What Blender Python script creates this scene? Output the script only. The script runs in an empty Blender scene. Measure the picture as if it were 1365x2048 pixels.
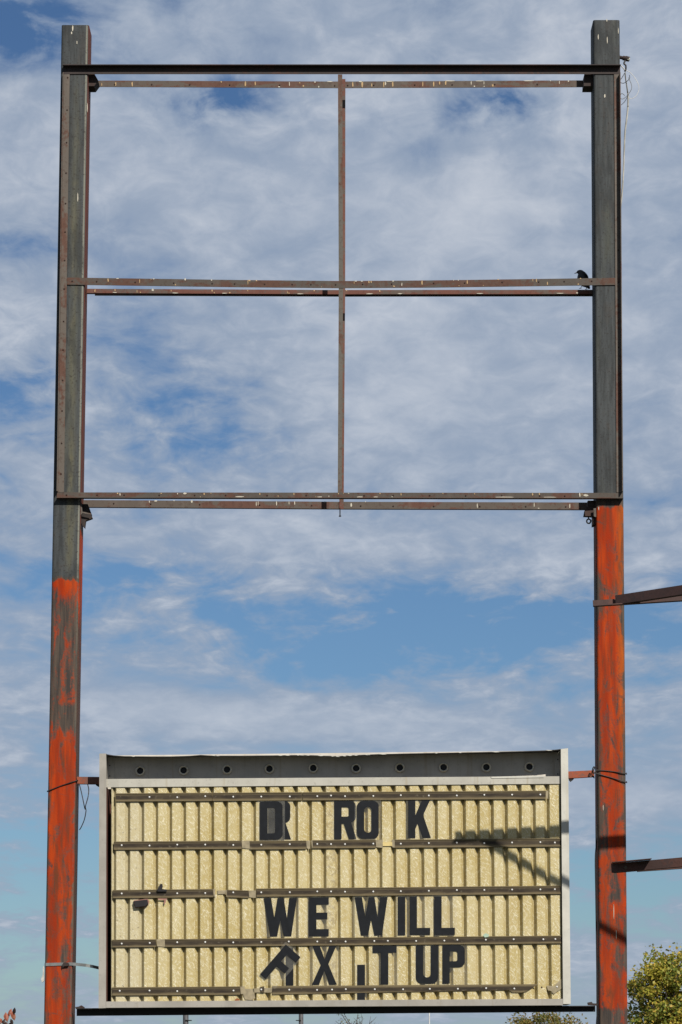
import bpy, bmesh, math, random
from mathutils import Vector, Matrix
R = math.radians
sc = bpy.context.scene
col = sc.collection
random.seed(7)

# ------------------------------------------------------------------ camera
FPX, PY0, PXC, LCAM, EYE = 6000.0, 1320.0, 682.5, 22.2, 1.65
PITCH = math.atan((2150 - PY0) / FPX)
cam_d = bpy.data.cameras.new('camera')
cam_d.sensor_fit = 'VERTICAL'; cam_d.sensor_height = 36.0; cam_d.sensor_width = 24.0
cam_d.lens = FPX / 2048 * 36.0
cam_d.shift_y = (PY0 - 1024) / 2048
cam_d.clip_start = 0.1; cam_d.clip_end = 6000
cam = bpy.data.objects.new('camera', cam_d); col.objects.link(cam)
cam.location = (0, -LCAM, EYE); cam.rotation_euler = (R(90) + PITCH, 0, 0)
sc.camera = cam
CP, SP = math.cos(PITCH), math.sin(PITCH)
def ray(px, py):
    u = (px - PXC) / FPX; v = (PY0 - py) / FPX
    return Vector((u, CP - v * SP, SP + v * CP))
def P(px, py, Y=0.0):
    """point of the upright plane at depth Y that the survey mark (px, py) falls on"""
    d = ray(px, py); t = (Y + LCAM) / d.y
    return Vector((d.x * t, Y, EYE + d.z * t))

# ------------------------------------------------------------------ light
SUN = Vector((-0.55, 1.0, -0.90)).normalized()          # travel direction of the light
sun_d = bpy.data.lights.new('sun', 'SUN'); sun_d.energy = 5.0; sun_d.angle = R(0.55); sun_d.color = (1.0, 0.95, 0.87)
sun = bpy.data.objects.new('sun', sun_d); col.objects.link(sun)
sun.rotation_euler = SUN.to_track_quat('-Z', 'Y').to_euler(); sun.location = (6, -10, 14)
sc.view_settings.view_transform = 'Standard'; sc.view_settings.look = 'None'
sc.view_settings.exposure = 0.536; sc.view_settings.gamma = 1.0; sc.view_settings.use_curve_mapping = False

# ------------------------------------------------------------------ node helper
class NT:
    def __init__(s, tree): s.t = tree; s.n = tree.nodes; s.l = tree.links
    def node(s, kind, **kw):
        nd = s.n.new(kind)
        for k, v in kw.items(): setattr(nd, k, v)
        return nd
    def put(s, sock, v):
        if isinstance(v, bpy.types.NodeSocket): s.l.new(v, sock)
        else: sock.default_value = v
    def m(s, op, a, b=0.0, c=None, clamp=False):
        nd = s.node('ShaderNodeMath', operation=op, use_clamp=clamp)
        s.put(nd.inputs[0], a); s.put(nd.inputs[1], b)
        if c is not None: s.put(nd.inputs[2], c)
        return nd.outputs[0]
    def ss(s, v, lo, hi):
        nd = s.node('ShaderNodeMapRange', interpolation_type='SMOOTHSTEP')
        s.put(nd.inputs[0], v); s.put(nd.inputs[1], lo); s.put(nd.inputs[2], hi); nd.inputs[3].default_value = 0; nd.inputs[4].default_value = 1
        return nd.outputs[0]
    def lin(s, v, lo, hi, a=0.0, b=1.0):
        nd = s.node('ShaderNodeMapRange')
        s.put(nd.inputs[0], v); nd.inputs[1].default_value = lo; nd.inputs[2].default_value = hi; nd.inputs[3].default_value = a; nd.inputs[4].default_value = b
        return nd.outputs[0]
    def mapv(s, vec, scale=(1, 1, 1), loc=(0, 0, 0), rot=(0, 0, 0)):
        nd = s.node('ShaderNodeMapping'); s.put(nd.inputs['Vector'], vec)
        nd.inputs['Scale'].default_value = scale; nd.inputs['Location'].default_value = loc; nd.inputs['Rotation'].default_value = rot
        return nd.outputs[0]
    def noise(s, vec, scale=5.0, detail=4.0, rough=0.5, dist=0.0):
        nd = s.node('ShaderNodeTexNoise'); s.put(nd.inputs['Vector'], vec)
        nd.inputs['Scale'].default_value = scale; nd.inputs['Detail'].default_value = detail
        nd.inputs['Roughness'].default_value = rough; nd.inputs['Distortion'].default_value = dist
        return nd.outputs[0]
    def mix(s, f, a, b):
        nd = s.node('ShaderNodeMix', data_type='RGBA'); s.put(nd.inputs[0], f)
        for i, v in ((6, a), (7, b)):
            if isinstance(v, tuple): v = (*v, 1.0) if len(v) == 3 else v
            s.put(nd.inputs[i], v)
        return nd.outputs[2]
    def ramp(s, f, stops):
        nd = s.node('ShaderNodeValToRGB'); s.put(nd.inputs[0], f); e = nd.color_ramp.elements
        while len(e) < len(stops): e.new(0.5)
        for el, (p, c) in zip(e, stops):
            el.position = p; el.color = (c, c, c, 1) if not isinstance(c, tuple) else (*c, 1)
        return nd.outputs[0]
    def xyz(s, v):
        nd = s.node('ShaderNodeSeparateXYZ'); s.put(nd.inputs[0], v); return nd.outputs
    def base(s, b, c, k=0.58):
        nd = s.node('ShaderNodeMix', data_type='RGBA', blend_type='MULTIPLY'); nd.inputs[0].default_value = 1.0
        s.put(nd.inputs[6], c); nd.inputs[7].default_value = (k, k, k, 1); s.l.new(nd.outputs[2], b.inputs['Base Color'])
    def bump(s, h, strength=0.3, dist=0.01):
        nd = s.node('ShaderNodeBump'); nd.inputs['Strength'].default_value = strength; nd.inputs['Distance'].default_value = dist
        s.put(nd.inputs['Height'], h); return nd.outputs[0]

# ------------------------------------------------------------------ world: clear sky with a broken cloud deck
world = bpy.data.worlds.new('World'); sc.world = world; world.use_nodes = True
w = NT(world.node_tree); w.n.clear()
sky = w.node('ShaderNodeTexSky', sky_type='NISHITA', sun_disc=False)
sky.sun_elevation = math.asin(-SUN.z); sky.sun_rotation = math.atan2(-SUN.x, -SUN.y)
sky.altitude = 200; sky.air_density = 1.0; sky.dust_density = 0.3; sky.ozone_density = 2.0
dirv = w.node('ShaderNodeTexCoord').outputs['Generated']
dx, dy, dz = w.xyz(dirv)[0:3]
den = w.m('ADD', w.m('MAXIMUM', dz, 0.0), 0.16)
cmb = w.node('ShaderNodeCombineXYZ')
w.put(cmb.inputs[0], w.m('DIVIDE', dx, den)); w.put(cmb.inputs[1], w.m('DIVIDE', dy, den))
cv = cmb.outputs[0]
n_big = w.noise(w.mapv(cv, (3.2, 2.4, 1), (1.3, 4.1, 0)), 1.0, 3, 0.5, 0.3)
n_mid = w.noise(w.mapv(cv, (8.2, 5.4, 1), (7.3, 2.1, 0), (0, 0, R(12))), 1.0, 9, 0.56, 0.5)
n_fin = w.noise(w.mapv(cv, (28, 19, 1), (3.7, 9.1, 0), (0, 0, R(16))), 1.0, 6, 0.6, 0.4)
hi = w.ss(dz, 0.07, 0.24)                      # the high deck is puffy, the far low deck smooths out into sheets
f_amp = w.m('ADD', 0.07, w.m('MULTIPLY', hi, 0.17))
cover = w.m('ADD', w.m('ADD', w.m('MULTIPLY', n_big, 0.34), 0.105), w.m('ADD', w.m('MULTIPLY', w.m('SUBTRACT', n_mid, .5), w.m('ADD', 0.46, w.m('MULTIPLY', hi, .18))), w.m('ADD', .295, w.m('MULTIPLY', w.m('SUBTRACT', n_fin, .5), f_amp))))
cover = w.m('SUBTRACT', cover, .015)
uu = w.m('DIVIDE', dx, dy); ww = w.m('DIVIDE', dz, dy)
def blob(px, py, sx, sy, amp):
    """one opening (or thickening) of the cloud deck at a compass bearing and height"""
    d = ray(px, py)
    a = w.m('DIVIDE', w.m('SUBTRACT', uu, d.x / d.y), sx / FPX); b = w.m('DIVIDE', w.m('SUBTRACT', ww, d.z / d.y), sy / FPX)
    q = w.m('ADD', w.m('MULTIPLY', a, a), w.m('MULTIPLY', b, b))
    return w.m('MULTIPLY', w.m('POWER', 2.718, w.m('MULTIPLY', q, -1.0)), amp)
BLOBS = [(430, 205, 120, 50, -.21), (1005, 205, 100, 60, -.20), (40, 50, 130, 70, -.22), (60, 480, 90, 40, -.07), (40, 770, 120, 80, -.17),
         (400, 850, 190, 100, -.13), (900, 1240, 560, 90, -.27), (250, 1160, 220, 60, -.15), (700, 1350, 420, 60, -.13), (1290, 1300, 160, 130, -.07),
         (60, 1420, 120, 60, -.10), (300, 1780, 800, 200, -.26), (1250, 1600, 180, 60, .12), (1280, 1930, 200, 60, .10), (1290, 1780, 220, 90, -.22),
         (880, 760, 330, 200, .12), (700, 420, 420, 140, .05), (330, 1400, 400, 60, .12), (700, 1460, 420, 50, .08), (620, 1070, 420, 40, .05), (1000, 440, 420, 150, .07), (260, 360, 240, 130, .06), (1280, 700, 160, 160, .06)]
tot = cover
bsum = None
for bl in BLOBS: bsum = blob(*bl) if bsum is None else w.m('ADD', bsum, blob(*bl))
tot = w.m('ADD', tot, w.m('MULTIPLY', bsum, w.lin(w.m('ADD', w.m('MULTIPLY', n_mid, .6), w.m('MULTIPLY', n_fin, .4)), .36, .62, 1.55, .35)))
mask = w.ss(tot, w.m('ADD', .30, w.m('MULTIPLY', hi, .035)), w.m('SUBTRACT', .61, w.m('MULTIPLY', hi, .055)))
thick = w.ss(w.m('ADD', tot, w.m('MULTIPLY', w.m('SUBTRACT', n_fin, 0.5), 0.25)), 0.48, 0.84)
ccol = w.mix(thick, (3.1, 3.8, 4.95), (5.75, 6.15, 6.85))
skyc = w.node('ShaderNodeMix', data_type='RGBA', blend_type='MULTIPLY'); skyc.inputs[0].default_value = 1.0
w.put(skyc.inputs[6], sky.outputs[0]); skyc.inputs[7].default_value = (0.405, 0.535, 0.68, 1)
full = w.mix(w.m('MULTIPLY', mask, 0.94), skyc.outputs[2], ccol)
bg = w.node('ShaderNodeBackground'); w.put(bg.inputs[0], full); bg.inputs[1].default_value = 0.069
w.l.new(bg.outputs[0], w.node('ShaderNodeOutputWorld').inputs[0])

# ------------------------------------------------------------------ object helpers
def tag(o, label=None, cat=None, group=None, kind=None):
    if label: o['label'] = label
    if cat: o['category'] = cat
    if group: o['group'] = group
    if kind: o['kind'] = kind
    return o
def empty(name, loc):
    o = bpy.data.objects.new(name, None); o.empty_display_size = 0.1; o.location = loc; col.objects.link(o); return o
def wpos(o):
    v = o.location.copy()
    return v + wpos(o.parent) if o.parent else v
def link_mesh(name, verts, faces, mat, parent=None, origin=None, smooth=False, matidx=None):
    """world-space verts -> one object whose origin sits at `origin` (default: centre)"""
    vs = [Vector(v) for v in verts]
    if origin is None:
        origin = Vector([(min(v[i] for v in vs) + max(v[i] for v in vs)) / 2 for i in range(3)])
    me = bpy.data.meshes.new(name)
    me.from_pydata([v - origin for v in vs], [], faces)
    bm = bmesh.new(); bm.from_mesh(me); bmesh.ops.recalc_face_normals(bm, faces=bm.faces); bm.to_mesh(me); bm.free()
    mats = mat if isinstance(mat, (list, tuple)) else [mat]
    for m_ in mats: me.materials.append(m_)
    if matidx:
        for p, i in zip(me.polygons, matidx): p.material_index = i
    if smooth:
        for p in me.polygons: p.use_smooth = True
    o = bpy.data.objects.new(name, me); col.objects.link(o)
    if parent: o.parent = parent; o.location = Vector(origin) - wpos(parent)
    else: o.location = origin
    return o
def prism_data(poly, y0, y1, off=0):
    n = len(poly)
    v = [Vector((p.x, y0, p.z)) for p in poly] + [Vector((p.x, y1, p.z)) for p in poly]
    f = [tuple(off + i for i in range(n)), tuple(off + n + i for i in reversed(range(n)))]
    f += [(off + i, off + (i + 1) % n, off + n + (i + 1) % n, off + n + i) for i in range(n)]
    return v, f
def slab(name, pts, y0, y1, mat, parent=None, origin=None):
    """px outline measured on the front plane y0, real thickness back to y1"""
    v, f = prism_data([P(x, y, y0) for x, y in pts], y0, y1)
    return link_mesh(name, v, f, mat, parent, origin)
def join(parts):
    V, F = [], []
    for v, f in parts:
        k = len(V); V += v; F += [tuple(i + k for i in q) for q in f]
    return V, F
def box_w(x0, x1, y0, y1, z0, z1):
    v = [Vector((x, y, z)) for z in (z0, z1) for y in (y0, y1) for x in (x0, x1)]
    return v, [(0, 1, 3, 2), (4, 6, 7, 5), (0, 4, 5, 1), (2, 3, 7, 6), (0, 2, 6, 4), (1, 5, 7, 3)]
def catmull(pts, k=6):
    if len(pts) < 3: return pts
    q = [pts[0] * 2 - pts[1]] + pts + [pts[-1] * 2 - pts[-2]]; out = []
    for i in range(1, len(q) - 2):
        for j in range(k):
            t = j / k; a, b, c, d = q[i - 1], q[i], q[i + 1], q[i + 2]
            out.append(0.5 * ((2 * b) + (c - a) * t + (2 * a - 5 * b + 4 * c - d) * t * t + (-a + 3 * b - 3 * c + d) * t ** 3))
    return out + [pts[-1]]
def tube_data(pts, r, n=8, smooth_k=6):
    pts = [Vector(p) for p in pts]
    rr = r if isinstance(r, (list, tuple)) else [r] * len(pts)
    if smooth_k and len(pts) > 2:
        m0 = len(pts); pts = catmull(pts, smooth_k)
        rr = [rr[min(int(i / smooth_k), m0 - 1)] * (1 - (i / smooth_k) % 1) + rr[min(int(i / smooth_k) + 1, m0 - 1)] * ((i / smooth_k) % 1) for i in range(len(pts))]
    V, F = [], []; up = Vector((0.13, 0.3, 1)).normalized()
    for i, p in enumerate(pts):
        d = (pts[min(i + 1, len(pts) - 1)] - pts[max(i - 1, 0)]).normalized()
        s_ = d.cross(up)
        if s_.length < 1e-3: s_ = d.cross(Vector((1, 0, 0)))
        s_.normalize(); t_ = s_.cross(d)
        for k in range(n):
            a = 2 * math.pi * k / n
            V.append(p + (s_ * math.cos(a) + t_ * math.sin(a)) * rr[i])
        if i:
            b = (i - 1) * n
            F += [(b + k, b + (k + 1) % n, b + n + (k + 1) % n, b + n + k) for k in range(n)]
    F.append(tuple(range(n))); F.append(tuple(reversed(range(len(V) - n, len(V)))))
    return V, F
def tube(name, pts, r, mat, parent=None, n=8, k=6, origin=None):
    v, f = tube_data(pts, r, n, k); return link_mesh(name, v, f, mat, parent, origin, smooth=True)
def disc_data(c, r, depth, n=10):
    """short round peg facing the street (towards -y)"""
    v = [Vector((c.x + r * math.cos(2 * math.pi * i / n), c.y - dd, c.z + r * math.sin(2 * math.pi * i / n))) for dd in (0, depth * .6) for i in range(n)]
    v += [Vector((c.x + .6 * r * math.cos(2 * math.pi * i / n), c.y - depth, c.z + .6 * r * math.sin(2 * math.pi * i / n))) for i in range(n)]
    f = [(i, (i + 1) % n, n + (i + 1) % n, n + i) for i in range(n)] + [(n + i, n + (i + 1) % n, 2 * n + (i + 1) % n, 2 * n + i) for i in range(n)]
    f.append(tuple(range(2 * n, 3 * n)))
    return v, f
_peg = {}
def peg(name, c, r, depth, mat, parent, n=10):
    """alike pegs share one mesh"""
    key = (name, r, depth, mat.name)
    if key not in _peg:
        v, f = disc_data(Vector((0, 0, 0)), r, depth, n); me = bpy.data.meshes.new(name); me.from_pydata(v, [], f)
        me.materials.append(mat); _peg[key] = me
    o = bpy.data.objects.new(name, _peg[key]); col.objects.link(o); o.parent = parent; o.location = Vector(c) - wpos(parent); return o

# ------------------------------------------------------------------ materials
def material(name):
    m_ = bpy.data.materials.new(name); m_.use_nodes = True
    t = NT(m_.node_tree); b = t.n['Principled BSDF']; b.inputs['Specular IOR Level'].default_value = 0.3
    return m_, t, b
def objco(t): return t.node('ShaderNodeTexCoord').outputs['Object']
def worldco(t): return t.node('ShaderNodeNewGeometry').outputs['Position']
def plain(name, c, rough=0.6, metal=0.0, var=0.25, scale=12.0):
    m_, t, b = material(name); n = t.noise(worldco(t), scale, 5, 0.6)
    lo = tuple(x * (1 - var) for x in c); hi = tuple(min(1, x * (1 + var)) for x in c)
    t.base(b, t.mix(t.ss(n, .3, .7), lo, hi)); b.inputs['Roughness'].default_value = rough; b.inputs['Metallic'].default_value = metal
    return m_
def rusty(name, grey, rust, amount=0.5, stretch=(3, 3, 3), dark=0.5):
    m_, t, b = material(name); p = worldco(t)
    n1 = t.noise(t.mapv(p, stretch), 1.0, 6, 0.62, 0.6); n2 = t.noise(p, 38.0, 4, 0.6); n3 = t.noise(t.mapv(p, (9, 9, 1.2)), 1.0, 4, 0.55)
    c = t.mix(t.ss(t.m('ADD', n1, t.m('MULTIPLY', t.m('SUBTRACT', n2, .5), .35)), .62 - amount * .3, .74 - amount * .3), grey, rust)
    c = t.mix(t.m('MULTIPLY', t.ss(n2, .5, .72), dark), c, tuple(x * .45 for x in rust))
    c = t.mix(t.m('MULTIPLY', t.ss(n3, .52, .70), .35), c, tuple(min(1, x * 1.7) for x in grey))
    t.base(b, c); b.inputs['Roughness'].default_value = 0.75
    t.put(b.inputs['Normal'], t.bump(n2, .25, .004)); return m_
M_bar = rusty('weathered_rust_bar', (.088, .072, .058), (.105, .046, .028), .55, (2.5, 3, 9))
M_bar_rear = rusty('red_rust_bar', (.115, .090, .072), (.125, .055, .036), .5, (2.5, 3, 9))
M_stile = rusty('rust_stile', (.135, .112, .092), (.125, .058, .038), .45, (6, 3, 2.0))
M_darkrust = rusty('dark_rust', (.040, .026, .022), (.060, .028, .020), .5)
M_armrust = rusty('purple_rust', (.075, .042, .036), (.115, .052, .040), .5, (4, 4, 4))
M_black = plain('black_steel', (.012, .011, .011), .6)
M_wire = plain('dark_wire', (.02, .016, .014), .5)
M_hole = plain('dark_rust_bolt', (.035, .015, .010), .8)
M_dropw = plain('white_dropping', (.66, .61, .50), .85, var=.15)
M_dropo = plain('ochre_dropping', (.55, .38, .20), .85, var=.2)
M_screw = plain('white_screw_head', (.85, .84, .80), .35, var=.05)
M_white = plain('white_jacket', (.72, .70, .64), .5)
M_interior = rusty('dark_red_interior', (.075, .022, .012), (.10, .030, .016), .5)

def post_paint(name, lean, zramp, ochre=None, amber=0.0, side_z=None, seed=0.0, bare=(.072, .078, .080), top_rust=None):
    """bare weathered steel with what is left of an orange paint coat; origin of the post is on the ground"""
    m_, t, b = material(name); p = objco(t); x, y, z = t.xyz(p)[0:3]
    x = t.m('SUBTRACT', x, t.m('MULTIPLY', z, lean))
    b.inputs['Specular IOR Level'].default_value = .05
    ps = t.mapv(p, (1, 1, 1), (seed, seed * .7, seed * 1.3))
    nv = t.noise(t.mapv(ps, (11, 11, 4.2), (0, 0, 0), (0, R(12), 0)), 1.0, 8, 0.64, 0.9)
    nst = t.noise(t.mapv(ps, (44, 44, 2.6)), 1.0, 6, 0.66)
    nfine = t.noise(ps, 60.0, 4, .6)
    # bare steel
    c = t.mix(t.ss(nst, .30, .72), tuple(q * .78 for q in bare), tuple(q * 1.3 for q in bare))
    c = t.mix(t.m('MULTIPLY', t.ss(nv, .50, .66), .28), c, (.105, .085, .070))
    c = t.mix(t.m('MULTIPLY', t.ss(t.noise(t.mapv(ps, (7, 7, 1.1)), 1.0, 5, .6), .52, .66), .45), c, (.115, .12, .095))
    if ochre:
        xo, wd, z0, z1 = ochre
        q = t.m('DIVIDE', t.m('SUBTRACT', x, t.m('ADD', xo, t.m('MULTIPLY', t.m('SUBTRACT', t.noise(t.mapv(ps, (.1, .1, 1.3)), 1.0, 3, .5), .5), .06))), wd)
        g = t.m('POWER', 2.718, t.m('MULTIPLY', t.m('MULTIPLY', q, q), -1.0))
        c = t.mix(t.m('MULTIPLY', t.ss(x, .080, .088), t.m('SUBTRACT', 1.0, t.ss(x, .093, .099))), c, (.24, .24, .20))  # pale strip painted in for the lit rounded front corner
        g = t.m('MULTIPLY', g, t.lin(z, z0 + .5, z0 + 1.1, 1.0, .5))
        g = t.m('MULTIPLY', g, t.m('MULTIPLY', t.ss(z, z0, z0 + .25), t.m('SUBTRACT', 1.0, t.ss(z, z1 - 1.2, z1))))
        c = t.mix(t.m('MULTIPLY', t.m('MULTIPLY', g, t.lin(nv, .3, .7, .30, 1.0)), t.ss(t.noise(t.mapv(ps, (10, 10, 1.6), (5, 5, 5)), 1.0, 6, .65), .30, .62)), c, (.215, .195, .105))
    # dark flecks of rust
    c = t.mix(t.m('MULTIPLY', t.ss(nfine, .54, .68), .6), c, (.04, .030, .026))
    c = t.mix(t.m('MULTIPLY', t.ss(t.noise(t.mapv(ps, (9, 9, 2.4), (1, 8, 3)), 1.0, 6, .65), .50, .62), .5), c, (.040, .042, .042))
    # orange coat
    zj = t.m('ADD', z, t.m('MULTIPLY', t.m('SUBTRACT', t.noise(t.mapv(ps, (30, 30, .2), (3, 3, 3)), 1.0, 4, .6), .5), .10 if ochre else .02))
    zr = t.ramp(t.m('DIVIDE', zj, 10.0), [(zz / 10.0, cc) for zz, cc in zramp])
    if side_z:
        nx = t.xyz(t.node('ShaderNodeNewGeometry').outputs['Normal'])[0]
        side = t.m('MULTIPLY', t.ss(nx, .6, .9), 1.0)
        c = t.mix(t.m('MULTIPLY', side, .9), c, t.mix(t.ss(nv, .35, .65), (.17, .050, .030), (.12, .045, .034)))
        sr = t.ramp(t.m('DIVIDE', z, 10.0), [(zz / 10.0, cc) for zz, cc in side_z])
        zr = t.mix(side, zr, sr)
    thr = t.m('SUBTRACT', .82, t.m('MULTIPLY', zr, .66))
    wear = t.m('ADD', t.m('ADD', nv, t.m('MULTIPLY', t.m('SUBTRACT', nst, .5), .30)), t.m('MULTIPLY', t.m('SUBTRACT', nfine, .5), .22))
    edge_w = t.m('MULTIPLY', t.ss(t.m('ABSOLUTE', x), .078, .098), t.lin(nst, .3, .7, .0, .22))
    paint = t.ss(t.m('SUBTRACT', t.m('SUBTRACT', wear, thr), edge_w), -.12, .11)
    inzone = t.ss(zr, 0.0, .06)
    c = t.mix(t.m('MULTIPLY', inzone, .75), c, t.mix(t.ss(nst, .35, .65), (.060, .048, .042), (.135, .092, .064)))
    paint = t.m('MULTIPLY', paint, t.ss(zr, 0.0, .06))
    oc = t.mix(t.ss(t.noise(t.mapv(ps, (16, 16, 1.5)), 1.0, 4, .55), .35, .68), (.37, .034, .006), (.60, .072, .008))
    oc = t.mix(t.ss(z, 2.2, 6.3), t.mix(.35, oc, (.30, .036, .013)), oc)
    if amber: oc = t.mix(t.m('MULTIPLY', t.ss(x, .03, .10), t.m('MULTIPLY', t.ss(z, 3.0, 4.6), amber)), oc, (.50, .135, .016))
    sm = t.noise(t.mapv(ps, (22, 22, 3.2), (4, 1, 7)), 1.0, 7, .66, .5)
    oc = t.mix(t.m('MULTIPLY', t.ss(nst, .40, .70), .45), oc, (.20, .042, .020))
    oc = t.mix(t.m('MULTIPLY', t.ss(sm, .44, .70), .85), oc, (.135, .052, .026))
    scr = t.ss(t.noise(t.mapv(t.mapv(ps, (1, 1, 1), (0, 0, 0), (0, R(-14), 0)), (3.5, 3.5, 26), (2, 2, 2)), 1.0, 5, .6, .6), .63, .72)
    oc = t.mix(t.m('MULTIPLY', scr, .6), oc, (.095, .065, .050))
    c = t.mix(paint, c, oc)
    t.base(b, c); b.inputs['Roughness'].default_value = .62
    t.put(b.inputs['Normal'], t.bump(t.m('ADD', nfine, t.m('MULTIPLY', paint, .6)), .25, .004)); return m_

def galv(name, c, stain=.35):
    m_, t, b = material(name); p = worldco(t)
    n1 = t.noise(t.mapv(p, (4, 4, 4)), 1.0, 6, .6); n2 = t.noise(t.mapv(p, (26, 26, 1.4)), 1.0, 4, .6); n3 = t.noise(p, 55, 4, .6)
    q = t.mix(t.ss(n1, .35, .65), tuple(x * .82 for x in c), c)
    q = t.mix(t.m('MULTIPLY', t.ss(n2, .55, .72), stain), q, (c[0] * .70, c[1] * .62, c[2] * .48))
    q = t.mix(t.m('MULTIPLY', t.ss(n3, .58, .70), stain), q, tuple(x * .55 for x in c))
    t.base(b, q); b.inputs['Roughness'].default_value = .5; b.inputs['Metallic'].default_value = .04
    t.put(b.inputs['Normal'], t.bump(n1, .15, .01)); return m_
M_alu = galv('weathered_white_aluminium', (.70, .68, .60), .25)
M_alu_grey = galv('weathered_grey_aluminium', (.45, .42, .37))
M_trim = galv('stained_white_trim', (.58, .555, .48), .5)
M_roof = rusty('flaking_roof_edge', (.050, .046, .042), (.075, .062, .052), .4, (8, 8, 8))
M_recess = galv('grey_housing_sheet', (.82, .76, .66), .5)
M_socket = plain('beige_porcelain', (1.35, 1.15, .80), .45, var=.15, scale=40)
M_sockin = plain('black_socket_hole', (.004, .004, .004), .5)

def fibreglass():
    m_, t, b = material('cream_fibreglass'); p = worldco(t)
    f = None
    for k, (ang, sd) in enumerate(((38, 0), (-28, 3.1), (62, 7.7), (8, 5.2))):
        q = t.mapv(t.mapv(p, (1, 1, 1), (0, 0, 0), (0, R(ang), 0)), (230, 40, 30), (sd, sd, sd))
        s_ = t.ss(t.noise(q, 1.0, 1, .5), .63, .71)
        f = s_ if f is None else t.m('MAXIMUM', f, s_)
    n1 = t.noise(t.mapv(p, (5, 5, 2)), 1.0, 5, .6); n2 = t.noise(p, 70, 4, .6); n3 = t.noise(t.mapv(p, (30, 30, 1.2)), 1.0, 3, .5)
    c = t.mix(t.ss(n1, .35, .66), (.56, .44, .175), (.65, .54, .27))
    c = t.mix(t.m('MULTIPLY', t.ss(n3, .5, .7), .25), c, (.50, .37, .14))
    c = t.mix(t.m('MULTIPLY', t.ss(n2, .50, .66), .18), c, (.44, .34, .16))
    c = t.mix(t.m('MULTIPLY', f, .75), c, (.98, .91, .66))
    # the two old ribs at the left end are chalky and specked
    x = t.xyz(p)[0]; old = t.m('SUBTRACT', 1.0, t.ss(x, P(286, 1800, -.11).x, P(292, 1800, -.11).x))
    spk = t.ss(t.noise(p, 46, 5, .7), .60, .66)
    c = t.mix(t.m('MULTIPLY', old, .45), c, (.70, .64, .46))
    c = t.mix(t.m('MULTIPLY', t.m('MULTIPLY', old, spk), .8), c, (.16, .12, .07))
    mid = t.m('MULTIPLY', t.ss(x, P(641, 1800, -.11).x, P(650, 1800, -.11).x), t.m('SUBTRACT', 1.0, t.ss(x, P(672, 1800, -.11).x, P(680, 1800, -.11).x)))
    c = t.mix(t.m('MULTIPLY', t.m('MULTIPLY', mid, t.ss(t.noise(p, 28, 5, .7), .46, .62)), .55), c, (.30, .22, .11))
    t.base(b, c); b.inputs['Roughness'].default_value = .42; b.inputs['Specular IOR Level'].default_value = .5
    t.put(b.inputs['Normal'], t.bump(t.m('ADD', t.m('MULTIPLY', n2, .6), f), .45, .004)); return m_
M_fib = fibreglass()
def track_mat():
    m_, t, b = material('grimy_smoked_track'); tc = t.node('ShaderNodeTexCoord'); g = t.xyz(tc.outputs['Object'])[2]; p = worldco(t)
    n = t.noise(t.mapv(p, (7, 7, 30)), 1.0, 5, .6); n2 = t.noise(t.mapv(p, (40, 10, 40)), 1.0, 3, .5)
    d = t.m('ABSOLUTE', t.m('ADD', g, t.m('MULTIPLY', t.m('SUBTRACT', n, .5), .016)))
    grime = t.m('SUBTRACT', 1.0, t.ss(d, .007, .026))
    grime = t.m('MULTIPLY', grime, t.lin(n, .32, .62, .72, 1.0))
    c = t.mix(grime, (.20, .155, .085), (.034, .025, .018)); c = t.mix(t.m('MULTIPLY', t.ss(n2, .6, .75), .3), c, (.30, .26, .18))
    t.base(b, c); b.inputs['Roughness'].default_value = .6; b.inputs['Specular IOR Level'].default_value = .15; return m_
M_track = track_mat()
M_frost = plain('frosted_track_end', (.36, .30, .19), .5, var=.2, scale=25)
def acrylic(name, k, c=(.75, .72, .62)):
    m_, t, b = material(name); b.inputs['Base Color'].default_value = (*c, 1); b.inputs['Roughness'].default_value = .25
    tr = t.node('ShaderNodeBsdfTransparent'); mx = t.node('ShaderNodeMixShader')
    n = t.noise(worldco(t), 9, 5, .6); t.put(mx.inputs[0], t.lin(n, .3, .7, k * .6, k * 1.4))
    t.l.new(tr.outputs[0], mx.inputs[1]); t.l.new(b.outputs[0], mx.inputs[2]); t.l.new(mx.outputs[0], t.n['Material Output'].inputs[0]); return m_
M_plate = acrylic('hazy_clear_acrylic', .05, (.50, .48, .41))
M_letter = plain('black_letter_film', (.0085, .010, .013), .5, var=.25, scale=30)
M_letter.node_tree.nodes['Principled BSDF'].inputs['Specular IOR Level'].default_value = .18

# ------------------------------------------------------------------ ground
def ground_mat():
    m_, t, b = material('dry_verge_ground'); p = worldco(t)
    n = t.noise(p, .15, 8, .6); n2 = t.noise(p, 3.0, 6, .6)
    c = t.mix(t.ss(n, .42, .58), (.055, .055, .055), (.075, .085, .035)); c = t.mix(t.m('MULTIPLY', t.ss(n2, .4, .7), .5), c, (.10, .09, .06))
    t.base(b, c); b.inputs['Roughness'].default_value = .9; return m_
g = link_mesh('ground', [(-3000, -600, 0), (3000, -600, 0), (3000, 5000, 0), (-3000, 5000, 0)], [(0, 1, 2, 3)], ground_mat(), origin=Vector((0, 0, 0)))
tag(g, kind='structure')

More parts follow.
